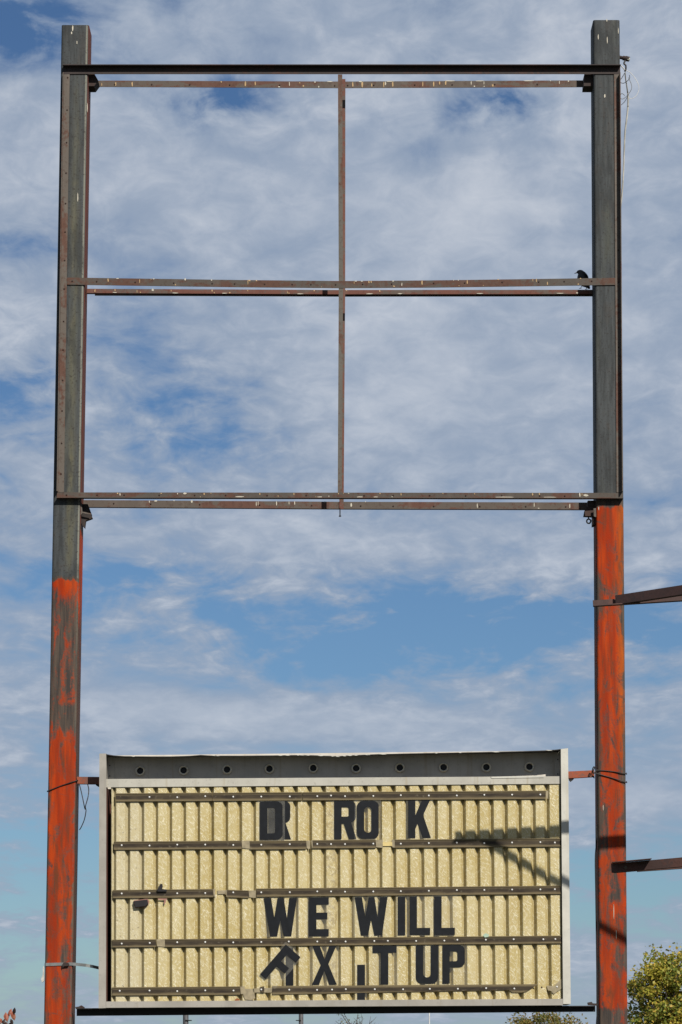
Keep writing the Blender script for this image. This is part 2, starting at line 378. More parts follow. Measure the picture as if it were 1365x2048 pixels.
# ------------------------------------------------------------------ posts
POST_D = 0.26
def ring(xl, xr, z, inset=0.0, r=0.018, k=4):
    out = []; x0, x1, y0, y1 = xl + inset, xr - inset, inset, POST_D - inset; r = max(r - inset, .004)
    for cx, cy, a0 in ((x1 - r, y1 - r, 0), (x0 + r, y1 - r, 90), (x0 + r, y0 + r, 180), (x1 - r, y0 + r, 270)):
        for i in range(k + 1):
            a = R(a0 + 90 * i / k); out.append(Vector((cx + r * math.cos(a), cy + r * math.sin(a), z)))
    return out
def make_post(bl, br, tl, tr, mat, label):
    b0, b1, t0, t1 = P(*bl), P(*br), P(*tl), P(*tr); zt = (t0.z + t1.z) / 2
    def at(z):
        f = (z - b0.z) / (t0.z - b0.z); return b0.x + (t0.x - b0.x) * f, b1.x + (t1.x - b1.x) * f
    V, F = [], []; zs = [0.0] + [zt * i / 12 for i in range(1, 13)]
    n = 20
    for i, z in enumerate(zs):
        V += ring(*at(z), z)
        if i: F += [((i - 1) * n + k, (i - 1) * n + (k + 1) % n, i * n + (k + 1) % n, i * n + k) for k in range(n)]
    L = len(zs) * n - n
    k0 = len(V); xl, xr = at(zt); V += ring(xl, xr, zt - .001, .009); V += ring(xl, xr, zt - .5, .009)
    F += [(L + k, L + (k + 1) % n, k0 + (k + 1) % n, k0 + k) for k in range(n)]
    F += [(k0 + k, k0 + (k + 1) % n, k0 + n + (k + 1) % n, k0 + n + k) for k in range(n)]
    xl0, xr0 = at(0)
    o = link_mesh('sign_post', V, F, mat, origin=Vector(((xl0 + xr0) / 2, POST_D / 2, 0)), smooth=True)
    try:
        o.data.set_sharp_from_angle(angle=R(40))
    except Exception: pass
    return tag(o, label, 'post', 'pair of steel posts carrying the sign')
def lerp(a, b, t): return a + (b - a) * t
def zz(py): return P(PXC, py).z
def lean_of(bl, br, tl, tr):
    a, b = (P(*bl) + P(*br)) / 2, (P(*tl) + P(*tr)) / 2; return (b.x - a.x) / (b.z - a.z)
PL = ((88, 2048), (144.5, 2048), (123.5, 50), (178.5, 50)); PR = ((1199, 2048), (1256, 2048), (1187, 40), (1240, 40))
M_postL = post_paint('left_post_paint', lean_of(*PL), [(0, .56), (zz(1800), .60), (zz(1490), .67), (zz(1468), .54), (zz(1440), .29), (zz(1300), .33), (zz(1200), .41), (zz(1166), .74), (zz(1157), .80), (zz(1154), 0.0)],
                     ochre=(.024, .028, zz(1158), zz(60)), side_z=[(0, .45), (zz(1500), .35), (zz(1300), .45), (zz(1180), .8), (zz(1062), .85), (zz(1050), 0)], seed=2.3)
M_postR = post_paint('right_post_paint', lean_of(*PR), [(0, .32), (zz(2036), .32), (zz(2018), .40), (zz(2014), .60), (zz(1600), .54), (zz(1450), .56), (zz(1300), .64), (zz(1180), .46), (zz(1130), .58), (zz(1060), .74), (zz(1012), .85), (zz(1009), 0.0)],
                     amber=.75, seed=8.9)
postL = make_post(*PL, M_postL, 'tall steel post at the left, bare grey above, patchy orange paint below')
postR = make_post(*PR, M_postR, 'tall steel post at the right, orange paint starting right under the empty frame')

# ------------------------------------------------------------------ upper sign frame (empty angle-iron frame)
fr = empty('empty_sign', (0, 0, P(680, 1000).z))
tag(fr, 'large empty rusted steel frame of two by two openings between the posts', 'sign frame')
FL = .045                                    # flange depth
YA0, YA1 = -.0075, -.0015                    # leg lying on the posts
def angle_bar(name, a_outline, b_side, parent=fr, mat=M_bar, flange=FL):
    """angle iron: leg A (px outline on the post plane) and leg B standing out towards the street along the edge b_side of that outline"""
    pts = [P(x, y, YA1) for x, y in a_outline]; pa = prism_data(pts, YA0, YA1)
    i, j = b_side; a, b = pts[i], pts[j]
    cen = sum(pts, Vector()) / len(pts); d = (b - a).normalized(); nrm = Vector((d.z, 0, -d.x))
    if nrm.dot(cen - a) < 0: nrm = -nrm
    th = .006
    quad = [a, b, b + nrm * th, a + nrm * th]
    pb = prism_data(quad, YA0 - flange, YA0 - .0002)
    v, f = join([pa, pb]); return link_mesh(name, v, f, mat, parent)
# outline order: tl, tr, br, bl
top_rail = angle_bar('top_rail', [(127, 133), (1241, 133), (1241, 148.5), (127, 148.5)], (0, 1), mat=rusty('shaded_rust_bar', (.042, .030, .028), (.085, .040, .030), .4, (2.5, 3, 9)))  # near-black rust carries the flange's shadow in its colour
bot_rail = angle_bar('bottom_rail', [(114.5, 985), (1246, 986), (1246, 999), (114.5, 998)], (2, 3), mat=M_bar)
stile_l = angle_bar('side_stile', [(127.2, 149), (140, 149), (128.5, 984.5), (115, 984.5)], (3, 0), mat=M_stile)
stile_r = angle_bar('side_stile', [(1228.5, 149), (1240.5, 149), (1245.2, 985), (1233.5, 985)], (1, 2), mat=M_stile)
def sag(xs, ys, h):
    return [(x, y) for x, y in zip(xs, ys)] + [(x, y + h) for x, y in reversed(list(zip(xs, ys)))]
cross = slab('cross_bar', sag([134.6, 300, 480, 682, 860, 1040, 1231], [555, 557.4, 560, 562, 560.8, 558.4, 555.6], 14.2), YA0 - .001, YA1 - .0005, M_bar, fr)
mull = slab('mullion', [(676.4, 149), (685, 149), (686.6, 562), (686.6, 576), (684.5, 985), (676, 985), (678, 576), (678, 562)], YA0 + .002, YA1 + .01, rusty('mullion_grey', (.125, .112, .092), (.12, .056, .034), .4, (6, 3, 1.5)), fr)
YR = .222
def rear_bar(y0, y1, x0, x1, lip, xm=None):
    (ya, yb), (yc, yd) = y0, y1
    pts = [P(x0, ya, YR), P(x1, yc, YR), P(x1, yd, YR), P(x0, yb, YR)]
    pa = prism_data(pts, YR, YR + .006)
    a, b = (pts[3], pts[2]) if lip == 'bottom' else (pts[0], pts[1])
    up = Vector((0, 0, .006 if lip == 'bottom' else -.006))
    pb = prism_data([a, b, b + up, a + up], YR + .0062, YR + .036)
    v, f = join([pa, pb]); return v, f
M_rearred = rusty('rear_bar_red', (.12, .085, .068), (.165, .060, .040), .75, (2.5, 3, 9))
rear = []
for (ya, yb, xl, xm, xr, lip, mt) in (((161, 173.5), (163, 176, 160.6, 174), 184, 683, 1186, 'top', M_bar_rear),
                                      ((577.5, 586), (580, 588.5, 579.5, 588), 174, 683, 1186, 'bottom', M_rearred),
                                      ((1000, 1014), (1003.5, 1017.5, 1005, 1019), 165, 682, 1190, 'bottom', M_bar_rear)):
    v1, f1 = rear_bar(ya, yb[0:2], xl, xm, lip); v2, f2 = rear_bar(yb[0:2], yb[2:4], xm, xr, lip)
    rear.append(link_mesh('rear_rail', *join([(v1, f1), (v2, f2)]), mt, fr))
rmul = slab('rear_mullion', [(682.4, 158), (691.3, 158), (690.9, 580), (687.8, 1018), (679, 1018), (682, 580)], YR - .008, YR - .0005, M_rearred, fr)
# dark strip added for the shaded underside of the middle rear rail
slab('rear_rail_shade', [(190, 586.6), (683, 588.8), (1186, 588.6), (1186, 591.5), (683, 592), (190, 590)], YR + .012, YR + .034, M_darkrust, fr)
# corner plates of the frame
def bracket(name, pts, y0, y1, mat=M_darkrust): return slab(name, pts, y0, y1, mat, fr)
bracket('gusset_plate', [(176, 148.5), (190, 148.5), (197, 161), (189, 172), (176, 172)], .05, .20)
bracket('gusset_plate', [(1169, 148.5), (1192, 148.5), (1192, 172), (1168, 172)], .05, .20)
v1 = prism_data([P(x, y, .02) for x, y in ((157, 1010), (164, 1006), (166, 1024), (158, 1030))], .02, .06)
v2 = prism_data([P(x, y, .06) for x, y in ((164, 1008), (176, 1008), (183, 1027), (165, 1025))], .06, .16)
v3 = prism_data([P(x, y, .05) for x, y in ((165, 1026), (183, 1028.5), (185.5, 1036), (172, 1041), (170, 1056), (165, 1050), (157, 1034), (160, 1028))], .05, .10)
link_mesh('lower_bracket', *join([v1, v2, v3]), rusty('bracket_rust_left', (.03, .022, .02), (.055, .03, .02), .4), fr)
bracket('bracket_edge', [(160.5, 1009), (163.5, 1007), (165, 1023), (183, 1027), (182.6, 1029), (165.5, 1026), (159, 1034), (160, 1045), (157, 1036), (156, 1031), (162.5, 1023)], .012, .019, M_stile)
b1 = prism_data([P(x, y, .05) for x, y in ((1176, 1001), (1192, 1001), (1192, 1048), (1186, 1050), (1186, 1030), (1169, 1029), (1171, 1018), (1176, 1012))], .05, .16)
b2 = prism_data([P(x, y, .03) for x, y in ((1170, 1022), (1191, 1020), (1191, 1032), (1171, 1032))], .03, .05)
link_mesh('lower_bracket', *join([b1, b2]), M_darkrust, fr)
bracket('bracket_edge', [(1187.5, 1017), (1192.5, 1016), (1193, 1034), (1188.5, 1033)], -.006, .002, M_stile)
cc = P(1178, 1042.5, .06)
lp = [cc + Vector((.0155 * math.cos(2 * math.pi * i / 20), 0, .0165 * math.sin(2 * math.pi * i / 20))) for i in range(18)]
link_mesh('eye_bolt', *join([tube_data([cc + Vector((-.003, 0, .05)), cc + Vector((-.001, 0, .016))], .005, 8, 0), tube_data(lp + [lp[0]], .0058, 8, 0)]), M_black, fr, smooth=True)
hb = P(680.5, 1016, .20); hb2 = P(680.5, 1032.5, .20)
link_mesh('hanging_bolt', *join([tube_data([hb, hb2], .0045, 8, 0), tube_data([hb2 + Vector((0, 0, .004)), hb2 - Vector((0, 0, .003))], .0095, 8, 0)]), M_black, fr)
# bolts along legs and bars
def bolts_on(parent, pts, Y, r=.0062):
    for x, y in pts: peg('bolt', P(x, y, Y), r, .004, M_hole, parent, 8)
def lerp(a, b, t): return a + (b - a) * t
bolts_on(stile_l, [(lerp(136, 122.5, t), lerp(155, 968, t)) for t in (0.0, .08, .16, .235, .31, .38, .45, .52, .60, .67, .745, .82, .90, .975)], YA0)
bolts_on(stile_r, [(lerp(1234, 1239.5, t), lerp(160, 970, t)) for t in (.18, .34, .42, .5, .66, .8)], YA0, .005)
bolts_on(cross, [(145, 562.5), (194, 563), (271, 564.5), (348, 566), (425, 567), (470, 567.6), (530, 568.3), (585, 568.8), (622.5, 569), (672, 569.3), (726, 568.5), (784, 567.8), (868, 566.5), (930, 565.8), (1005, 564.6), (1078, 563.8), (1129, 563), (1184, 562.4)], YA0 - .001)
bolts_on(bot_rail, [(133.5, 990), (195, 990), (249, 990), (319, 990.5), (390, 990.5), (452, 990.5), (535, 991), (613, 991), (729, 991), (787, 991), (860, 991), (932, 991.5), (1004, 991.5), (1080, 991.5), (1130, 992)], YA0)
bolts_on(rear[0], [(230, 169), (304, 169), (380, 169.5), (460, 170), (560, 170.5), (670, 171.5), (696, 171), (748, 170.6), (830, 170), (905, 169.6), (990, 169), (1075, 168.6)], YR)
bolts_on(rear[2], [(228, 1007), (302, 1008), (400, 1009), (520, 1010), (624, 1011), (722, 1012), (787, 1012.5), (868, 1012.8), (960, 1013), (1052, 1013.2), (1132, 1013.4)], YR)
# bird droppings, thin crusts a millimetre proud of the bars
def droppings(parent, Y, spots, mat):
    V, F = [], []
    for (x, y, wd, ht) in spots:
        k = 6; pts = []
        for i in range(k):
            a = 2 * math.pi * i / k + .3
            pts.append((x + wd * .5 * math.cos(a) * random.uniform(.6, 1.25), y + ht * .5 * math.sin(a) * random.uniform(.75, 1.15)))
        v, f = prism_data([P(px, py, Y) for px, py in pts], Y - .0022, Y - .0002); n = len(V); V += v; F += [tuple(i + n for i in q) for q in f]
    return tag(link_mesh('bird_droppings', V, F, mat, parent), kind='stuff')
def scatter(x0, x1, yf, n, h, seed):
    rnd = random.Random(seed); out = []
    for _ in range(n):
        x = rnd.uniform(x0, x1); long = rnd.random() < .45
        ht = rnd.uniform(.35, .85) * h if long else rnd.uniform(1.5, 3.5); yy = yf(x) + (ht / 2 if rnd.random() < .7 else h - ht / 2)
        out.append((x, yy, rnd.uniform(1.2, 2.8) if long else rnd.uniform(1.5, 4.5), ht))
    return out
f_top = lambda x: lerp(161, 163, (x - 184) / 500) if x < 684 else lerp(163, 160.6, (x - 684) / 500)
f_cross = lambda x: 555 + 7 * (1 - abs(x - 682) / 550)
f_bot = lambda x: 985.6
f_rmid = lambda x: 578 + 2 * (1 - abs(x - 682) / 550)
f_rbot = lambda x: lerp(1000, 1005, (x - 165) / 1020)
droppings(rear[0], YR, [(204, 169, 2, 8), (232, 168, 2.4, 10), (265, 168, 3, 11), (443, 164, 3, 3), (491, 168, 3.5, 12), (511, 167, 2, 9), (607, 172, 4, 4), (600, 166, 3, 3), (706, 169, 3.5, 13), (725, 169, 4, 13), (744, 170, 2.5, 9), (768, 169, 3, 13), (786, 169, 3.5, 13), (846, 168, 2, 11), (868, 168, 2.6, 11), (880, 166, 3, 8), (892, 166, 3, 9), (986, 171, 4, 5)], M_dropo)
droppings(rear[0], YR, scatter(540, 1140, f_top, 13, 12.5, 3) + [(660, 163.4, 12, 2), (722, 163.4, 9, 2.4), (780, 163, 20, 2), (900, 162, 30, 1.8), (960, 162, 24, 2), (1060, 161.8, 26, 1.8)], M_dropw)
droppings(cross, YA0 - .001, scatter(150, 1175, f_cross, 22, 13.5, 5), M_dropo)
droppings(cross, YA0 - .001, scatter(170, 1100, f_cross, 5, 13, 6) + [(236, 557, 7, 2), (308, 558, 4, 2), (371, 559, 3, 5), (712, 562.5, 6, 2), (724, 562.6, 5, 2)], M_dropw)
droppings(bot_rail, YA0, scatter(170, 1190, f_bot, 18, 9, 8), M_dropo)
droppings(bot_rail, YA0, scatter(200, 1190, f_bot, 5, 9, 9) + [(370, 987, 9, 4), (480, 993.5, 22, 2), (640, 994, 14, 2), (720, 994, 12, 2), (752, 994, 9, 2), (1010, 994.5, 40, 2), (1100, 994.5, 40, 2), (1160, 990, 3, 9), (1172, 991, 10, 5)], M_dropw)
droppings(rear[1], YR, scatter(190, 1160, f_rmid, 14, 8, 11), M_dropo)
droppings(rear[1], YR, [(306, 580, 6, 5), (230, 585, 12, 1.6), (350, 586, 14, 1.6), (450, 586.4, 12, 1.6), (600, 587.6, 16, 1.6), (740, 587.6, 18, 1.6), (800, 587.4, 12, 1.6), (960, 587, 14, 1.6), (1120, 586.6, 18, 1.8), (1155, 586, 7, 2)], M_dropw)
droppings(rear[2], YR, scatter(190, 1160, f_rbot, 9, 13, 12) + [(312, 1002, 8, 3), (384, 1003, 4, 6), (513, 1008, 2, 10), (590, 1006, 2, 9), (703, 1010, 3.5, 8), (955, 1012, 2.5, 11), (1140, 1012, 2, 11)], M_dropw)
def post_spots(post, spots): droppings(post, -.0006, spots, M_dropw)
post_spots(postL, [(146, 57, 3, 13), (144, 66, 3, 6), (154.5, 85, 2.4, 8), (156, 395, 2, 22), (175, 214, 1.6, 22)])
post_spots(postR, [(1197, 74, 2, 11), (1215, 80, 1.6, 18), (1210, 192, 2.6, 9), (1214, 40.5, 2.6, 7), (1237, 62, 1.6, 14), (1207, 1615, 1.4, 14), (1228, 1822, 1.4, 34), (1233, 1868, 1.6, 20), (1198, 1017, 1.5, 8)])

# ------------------------------------------------------------------ message board
YC = -.14                                     # front of the cabinet trim
YP = YC + .030                                # crests of the corrugated sheet
mb = empty('message_board', (P(670, 2010, YC).x, YC, P(670, 2010, YC).z))
tag(mb, 'cream corrugated changeable letter board in a pale metal cabinet between the posts', 'letter board')
slab('side_frame', [(199.2, 1507), (212.8, 1507), (212.2, 2016), (197.6, 2016.5)], YC, YC + .42, M_alu_grey, mb)
slab('side_frame', [(1122.2, 1498), (1136.6, 1496.5), (1142, 2008), (1126.7, 2008)], YC, YC + .42, M_alu, mb)
slab('top_trim', [(213.2, 1558), (1121.8, 1552.5), (1121.9, 1567.5), (213.2, 1574.5)], YC + .021, YC + .0295, M_trim, mb)
slab('trim_patch', [(982, 1553.4), (1087, 1551.2), (1088, 1555), (984, 1556.6)], YC + .017, YC + .0205, M_alu, mb)
slab('bottom_sill', [(212.6, 2003), (1126.2, 1997.5), (1126.4, 2010.5), (212.6, 2015.5)], YC + .003, YC + .40, M_alu_grey, mb)
# roof sheet with a bent front edge
edge = [(213, 1509.5), (228, 1512), (250, 1513.5), (300, 1514), (345, 1514), (380, 1512.8), (402, 1511), (420, 1512.3), (480, 1512.6), (545, 1512), (590, 1511.3), (625, 1511.6), (650, 1512.6), (672, 1513.8), (700, 1511.8), (760, 1509.3), (860, 1507.2), (960, 1505.4), (1040, 1503.6), (1090, 1502), (1112, 1500.5), (1122, 1499.2)]
V, F = [], []
for i, (x, y) in enumerate(edge):
    p = P(x, y, YC + .002); zb = P(x, lerp(1512, 1502, (x - 213) / 909), YC).z
    zr_ = zb + .02
    V += [Vector((p.x, YC + .002, p.z)), Vector((p.x, YC + .40, zr_)), Vector((p.x, YC + .002, p.z + .005)), Vector((p.x, YC + .40, zr_ + .005))]
    if i:
        a, b = (i - 1) * 4, i * 4
        F += [(a, b, b + 1, a + 1), (a + 2, a + 3, b + 3, b + 2), (a, a + 2, b + 2, b), (a + 1, b + 1, b + 3, a + 3)]
F += [(0, 1, 3, 2), (len(V) - 4, len(V) - 2, len(V) - 1, len(V) - 3)]
roof = link_mesh('roof_sheet', V, F, M_roof, mb)
flk = []
rnd_ = random.Random(21)
for x, y in [(rnd_.uniform(560, 780), 0) for _ in range(14)] + [(rnd_.uniform(230, 1100), 0) for _ in range(8)]:
    for (xa, ya), (xb, yb) in zip(edge, edge[1:]):
        if xa <= x < xb: y = lerp(ya, yb, (x - xa) / (xb - xa))
    wd = rnd_.uniform(2, 9); flk.append(prism_data([P(px, py, YC) for px, py in ((x - wd, y - 1.3), (x - wd * .3, y - 1.7), (x + wd * .7, y - 1.2), (x + wd, y - .4), (x, y - .1))], YC + .0003, YC + .0017))
tag(link_mesh('paint_flakes', *join(flk), M_alu, roof), kind='stuff')
sp = slab('socket_panel', [(213.5, 1511), (1121.5, 1501), (1121.5, 1572), (213.5, 1578)], YC + .185, YC + .19, M_recess, mb)
slab('corner_flange', [(214, 1514), (229, 1514), (229, 1563), (214, 1563)], YC + .176, YC + .1845, M_recess, mb)
slab('corner_flange', [(1109, 1505), (1121, 1504), (1121, 1556), (1109, 1557)], YC + .176, YC + .1845, M_recess, mb)
for x, y in ((281, 1542), (368, 1541), (454.8, 1539.5), (539.5, 1538), (627, 1536.6), (712.7, 1537), (800, 1535.7), (887.5, 1535), (973, 1534.8), (1059, 1534)):
    c = P(x, y, YC + .185); n = 20; V, F = [], []
    prof = [(.036, 0), (.036, -.022), (.032, -.030), (.027, -.030), (.0245, -.024), (.0245, .03)]
    for k, (r, d) in enumerate(prof):
        V += [c + Vector((r * math.cos(2 * math.pi * i / n), d, r * math.sin(2 * math.pi * i / n))) for i in range(n)]
        if k: F += [((k - 1) * n + i, (k - 1) * n + (i + 1) % n, k * n + (i + 1) % n, k * n + i) for i in range(n)]
    so = link_mesh('lamp_socket', V, F, M_socket, sp, smooth=True)
    v, f = disc_data(c + Vector((0, -.012, 0)), .0244, .002, 16)
    link_mesh('socket_hole', v, f, M_sockin, so) if False else None
    so.data.materials.append(M_sockin)
    n0 = len(so.data.polygons)
    bm = bmesh.new(); bm.from_mesh(so.data)
    ring_v = [bm.verts.new(Vector((.0246 * math.cos(2 * math.pi * i / n), -.004 - .0, .0246 * math.sin(2 * math.pi * i / n)))) for i in range(n)]
    ff = bm.faces.new(ring_v); ff.material_index = 1; bm.to_mesh(so.data); bm.free()
for x, y in ((220, 1531), (220, 1552), (1116, 1519), (1116, 1548)):
    peg('rivet', P(x, y, YC + .176), .005, .003, M_hole, sp, 8)
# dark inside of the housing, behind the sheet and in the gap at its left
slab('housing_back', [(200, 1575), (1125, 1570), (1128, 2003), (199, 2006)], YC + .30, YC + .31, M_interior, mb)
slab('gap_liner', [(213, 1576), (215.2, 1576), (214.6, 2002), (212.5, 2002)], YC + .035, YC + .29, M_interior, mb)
# corrugated sheet: floor sheet plus one hat-shaped rib after the other
GD = .036
def rib_x(i, f):
    top = 232.4 + 27.94 * i; bot = 231.7 + 28.13 * i; return lerp(top, bot, f)
def ytop(x): return lerp(1566, 1560, (x - 213) / 909)
def ybot(x): return lerp(2006, 2000.5, (x - 213) / 909)
cs = slab('corrugated_sheet', [(222.5, 1566), (1121, 1560), (1126, 2001), (222.0, 2006)], YP + GD, YP + GD + .004, M_fib, mb)
PXM = 1 / 268.0
for i in range(-1, 32):
    V = []
    for f, yy in ((0, ytop(rib_x(max(i, 0), 0))), (1, ybot(rib_x(max(i, 0), 1)))):
        x0 = P(rib_x(i, f), yy, YP).x; wdt = .0665; wl = .015; wr = .0165
        zc = P(rib_x(max(i, 0), f), yy, YP).z
        if i == -1: x1 = P(rib_x(0, f), yy, YP).x - .026; x0 = P(223, yy, YP).x; wl = .004
        else: x1 = x0 + wdt * (27.94 * PXM / .1035)
        if i == 31: x1 = P(lerp(1120.5, 1124.5, f), yy, YP).x; wr = .003
        j = random.uniform(-.0015, .0015)
        prof = [(x0 - wl, YP + GD - .0005), (x0, YP + .004), (x0 + .004, YP), (x1 - .004, YP), (x1, YP + .004), (x1 + wr, YP + GD - .0005)]
        V += [Vector((a, b + (j if b < YP + .01 else 0), zc)) for a, b in prof]
    F = [(k, k + 1, 7 + k, 6 + k) for k in range(5)]
    link_mesh('rib', V, F, M_fib, cs)
# letter tracks
ROWS = {'A': (1595, 1589.5), 'B': (1691.5, 1685), 'C': (1788.2, 1779.5), 'D': (1887, 1879), 'E': (1982.8, 1976.5)}
YT = YP - .002
def row_y(r, x): a, b = ROWS[r]; return lerp(a, b, (x - 228) / 890)
def track(r, x0, x1, h=16.4, skew=(0, 0), frost=(0, 0), tail=None):
    """one length of track; frost = frosted pale lengths at its two ends"""
    a, b = x0 + frost[0], x1 - frost[1]
    y0, y1 = row_y(r, a) + skew[0], row_y(r, b) + skew[1]
    pts = [(a, y0 - h / 2), (b, y1 - h / 2), (b, y1 + h / 2), (a, y0 + h / 2)]
    if tail: pts = [(a, y0 - h / 2), (b, y1 - h / 2)] + tail + [(a, y0 + h / 2)]
    # body: back strip with a thin rolled lip at top and bottom
    segs = [prism_data([P(x, y, YT) for x, y in pts], YT - .006, YT)]
    if not tail:
        for yo in (-h / 2 + .9, h / 2 - .9):
            segs.append(prism_data([P(x, y, YT) for x, y in ((a + .3, y0 + yo - .9), (b - .3, y1 + yo - .9), (b - .3, y1 + yo + .9), (a + .3, y0 + yo + .9))], YT - .0105, YT - .0062))
    v, f = join(segs)
    # keep the strip level inside its own object so that its grime follows its length
    o = link_mesh('letter_track', v, f, M_track, mb)
    ang = math.atan2(P(b, y1, YT).z - P(a, y0, YT).z, P(b, y1, YT).x - P(a, y0, YT).x)
    o.rotation_euler = (0, -ang, 0)
    rot = Matrix.Rotation(ang, 4, 'Y'); o.data.transform(rot)
    for e, (p0, p1) in enumerate(((x0, a), (b, x1))):
        if p1 - p0 > .5:
            ya, yb = row_y(r, p0) + skew[e], row_y(r, p1) + skew[e]
            k = link_mesh('frosted_end', *prism_data([P(x, y, YT) for x, y in ((p0, ya - h * .47), (p1, yb - h * .5), (p1, yb + h * .5), (p0 + 1, yb + h * .42))], YT - .005, YT - .0005), M_frost, mb)
    return o
SX = [244, 299.5, 355, 411, 467, 523, 580, 635, 662.5, 690.5, 747, 802, 858, 914, 969, 1024.5, 1081, 1110]
def screws(o_list, r, xs):
    for x in xs:
        for o, x0, x1 in o_list:
            if x0 + 2 < x < x1 - 2:
                q = P(x, row_y(r, x) - random.uniform(-.6, 1.2), YT); me_c = q + Vector((0, -.0062, 0))
                s_ = peg('screw', me_c, .0064, .004, M_screw, mb, 10); break
T = {}
def row(r, segs, xs):
    L = []
    for s_ in segs:
        x0, x1 = s_[0], s_[1]; kw = s_[2] if len(s_) > 2 else {}
        L.append((track(r, x0, x1, **kw), x0, x1))
    screws(L, r, xs)
row('A', [(232, 424.6), (425.2, 604.6), (606, 1097, dict(frost=(0, 5)))], [x for x in SX if x not in (244, 1110)])
row('B', [(228, 501, dict(frost=(0, 17))), (500.2, 621, dict(skew=(1, 1), frost=(0, 8), h=17)), (623, 766, dict(frost=(3, 14))), (784, 1121, dict(frost=(6, 0)))], SX)
row('C', [(226, 431, dict(frost=(0, 4))), (452.5, 512, dict(skew=(1.0, 3.0), frost=(2, 14), h=15)), (513.5, 1122)], SX)
row('D', [(225, 312.6, dict(h=15.4)), (313.4, 1124, dict(frost=(17, 0), h=15.4))], [244, 300, 355, 411, 467, 523, 578, 635, 662, 691.5, 749, 776, 832.7, 889, 915, 972, 1027.6, 1087, 1111])
row('E', [(225, 490, dict(frost=(0, 9))), (545, 1076, dict(h=17, tail=[(1075.5, 1969), (1054, 1983), (1044, 1985), (1025, 1985), (1018, 1980)]))], [240, 299.6, 355, 411, 467.5, 579, 634.5, 664.5, 692, 750, 806.6, 860, 916, 972.6, 1029])
# broken leftovers of tracks
def shard(pts, mat=M_frost, y=YT): return slab('track_shard', pts, y - .006, y - .0008, mat, mb)
shard([(435.5, 1781), (452, 1780.5), (452, 1788), (436, 1788.5)])
shard([(489, 1977), (508, 1978), (511, 1996), (505, 2000), (491, 1999), (487, 1990)])
shard([(506, 1977), (545, 1975.5), (544, 1985), (508, 1985)])
shard([(520, 1974), (529, 1972), (529, 1985), (522, 1984)], M_track, YT - .006)
peg('screw', P(523, 1979, YT - .012), .0064, .004, M_screw, mb)
shard([(1094, 1971), (1108, 1972), (1124, 1957), (1131, 1961), (1131.5, 1972), (1108, 1988), (1103, 1982), (1096, 1980)])
peg('screw', P(1114.5, 1973.5, YT - .006), .0064, .004, M_screw, mb); peg('screw', P(1084, 1974.5, YP), .006, .004, M_hole, mb)
shard([(766, 1684.5), (785, 1684), (785, 1692), (766, 1692)], plain('yellow_glue', (.66, .52, .22), .5))
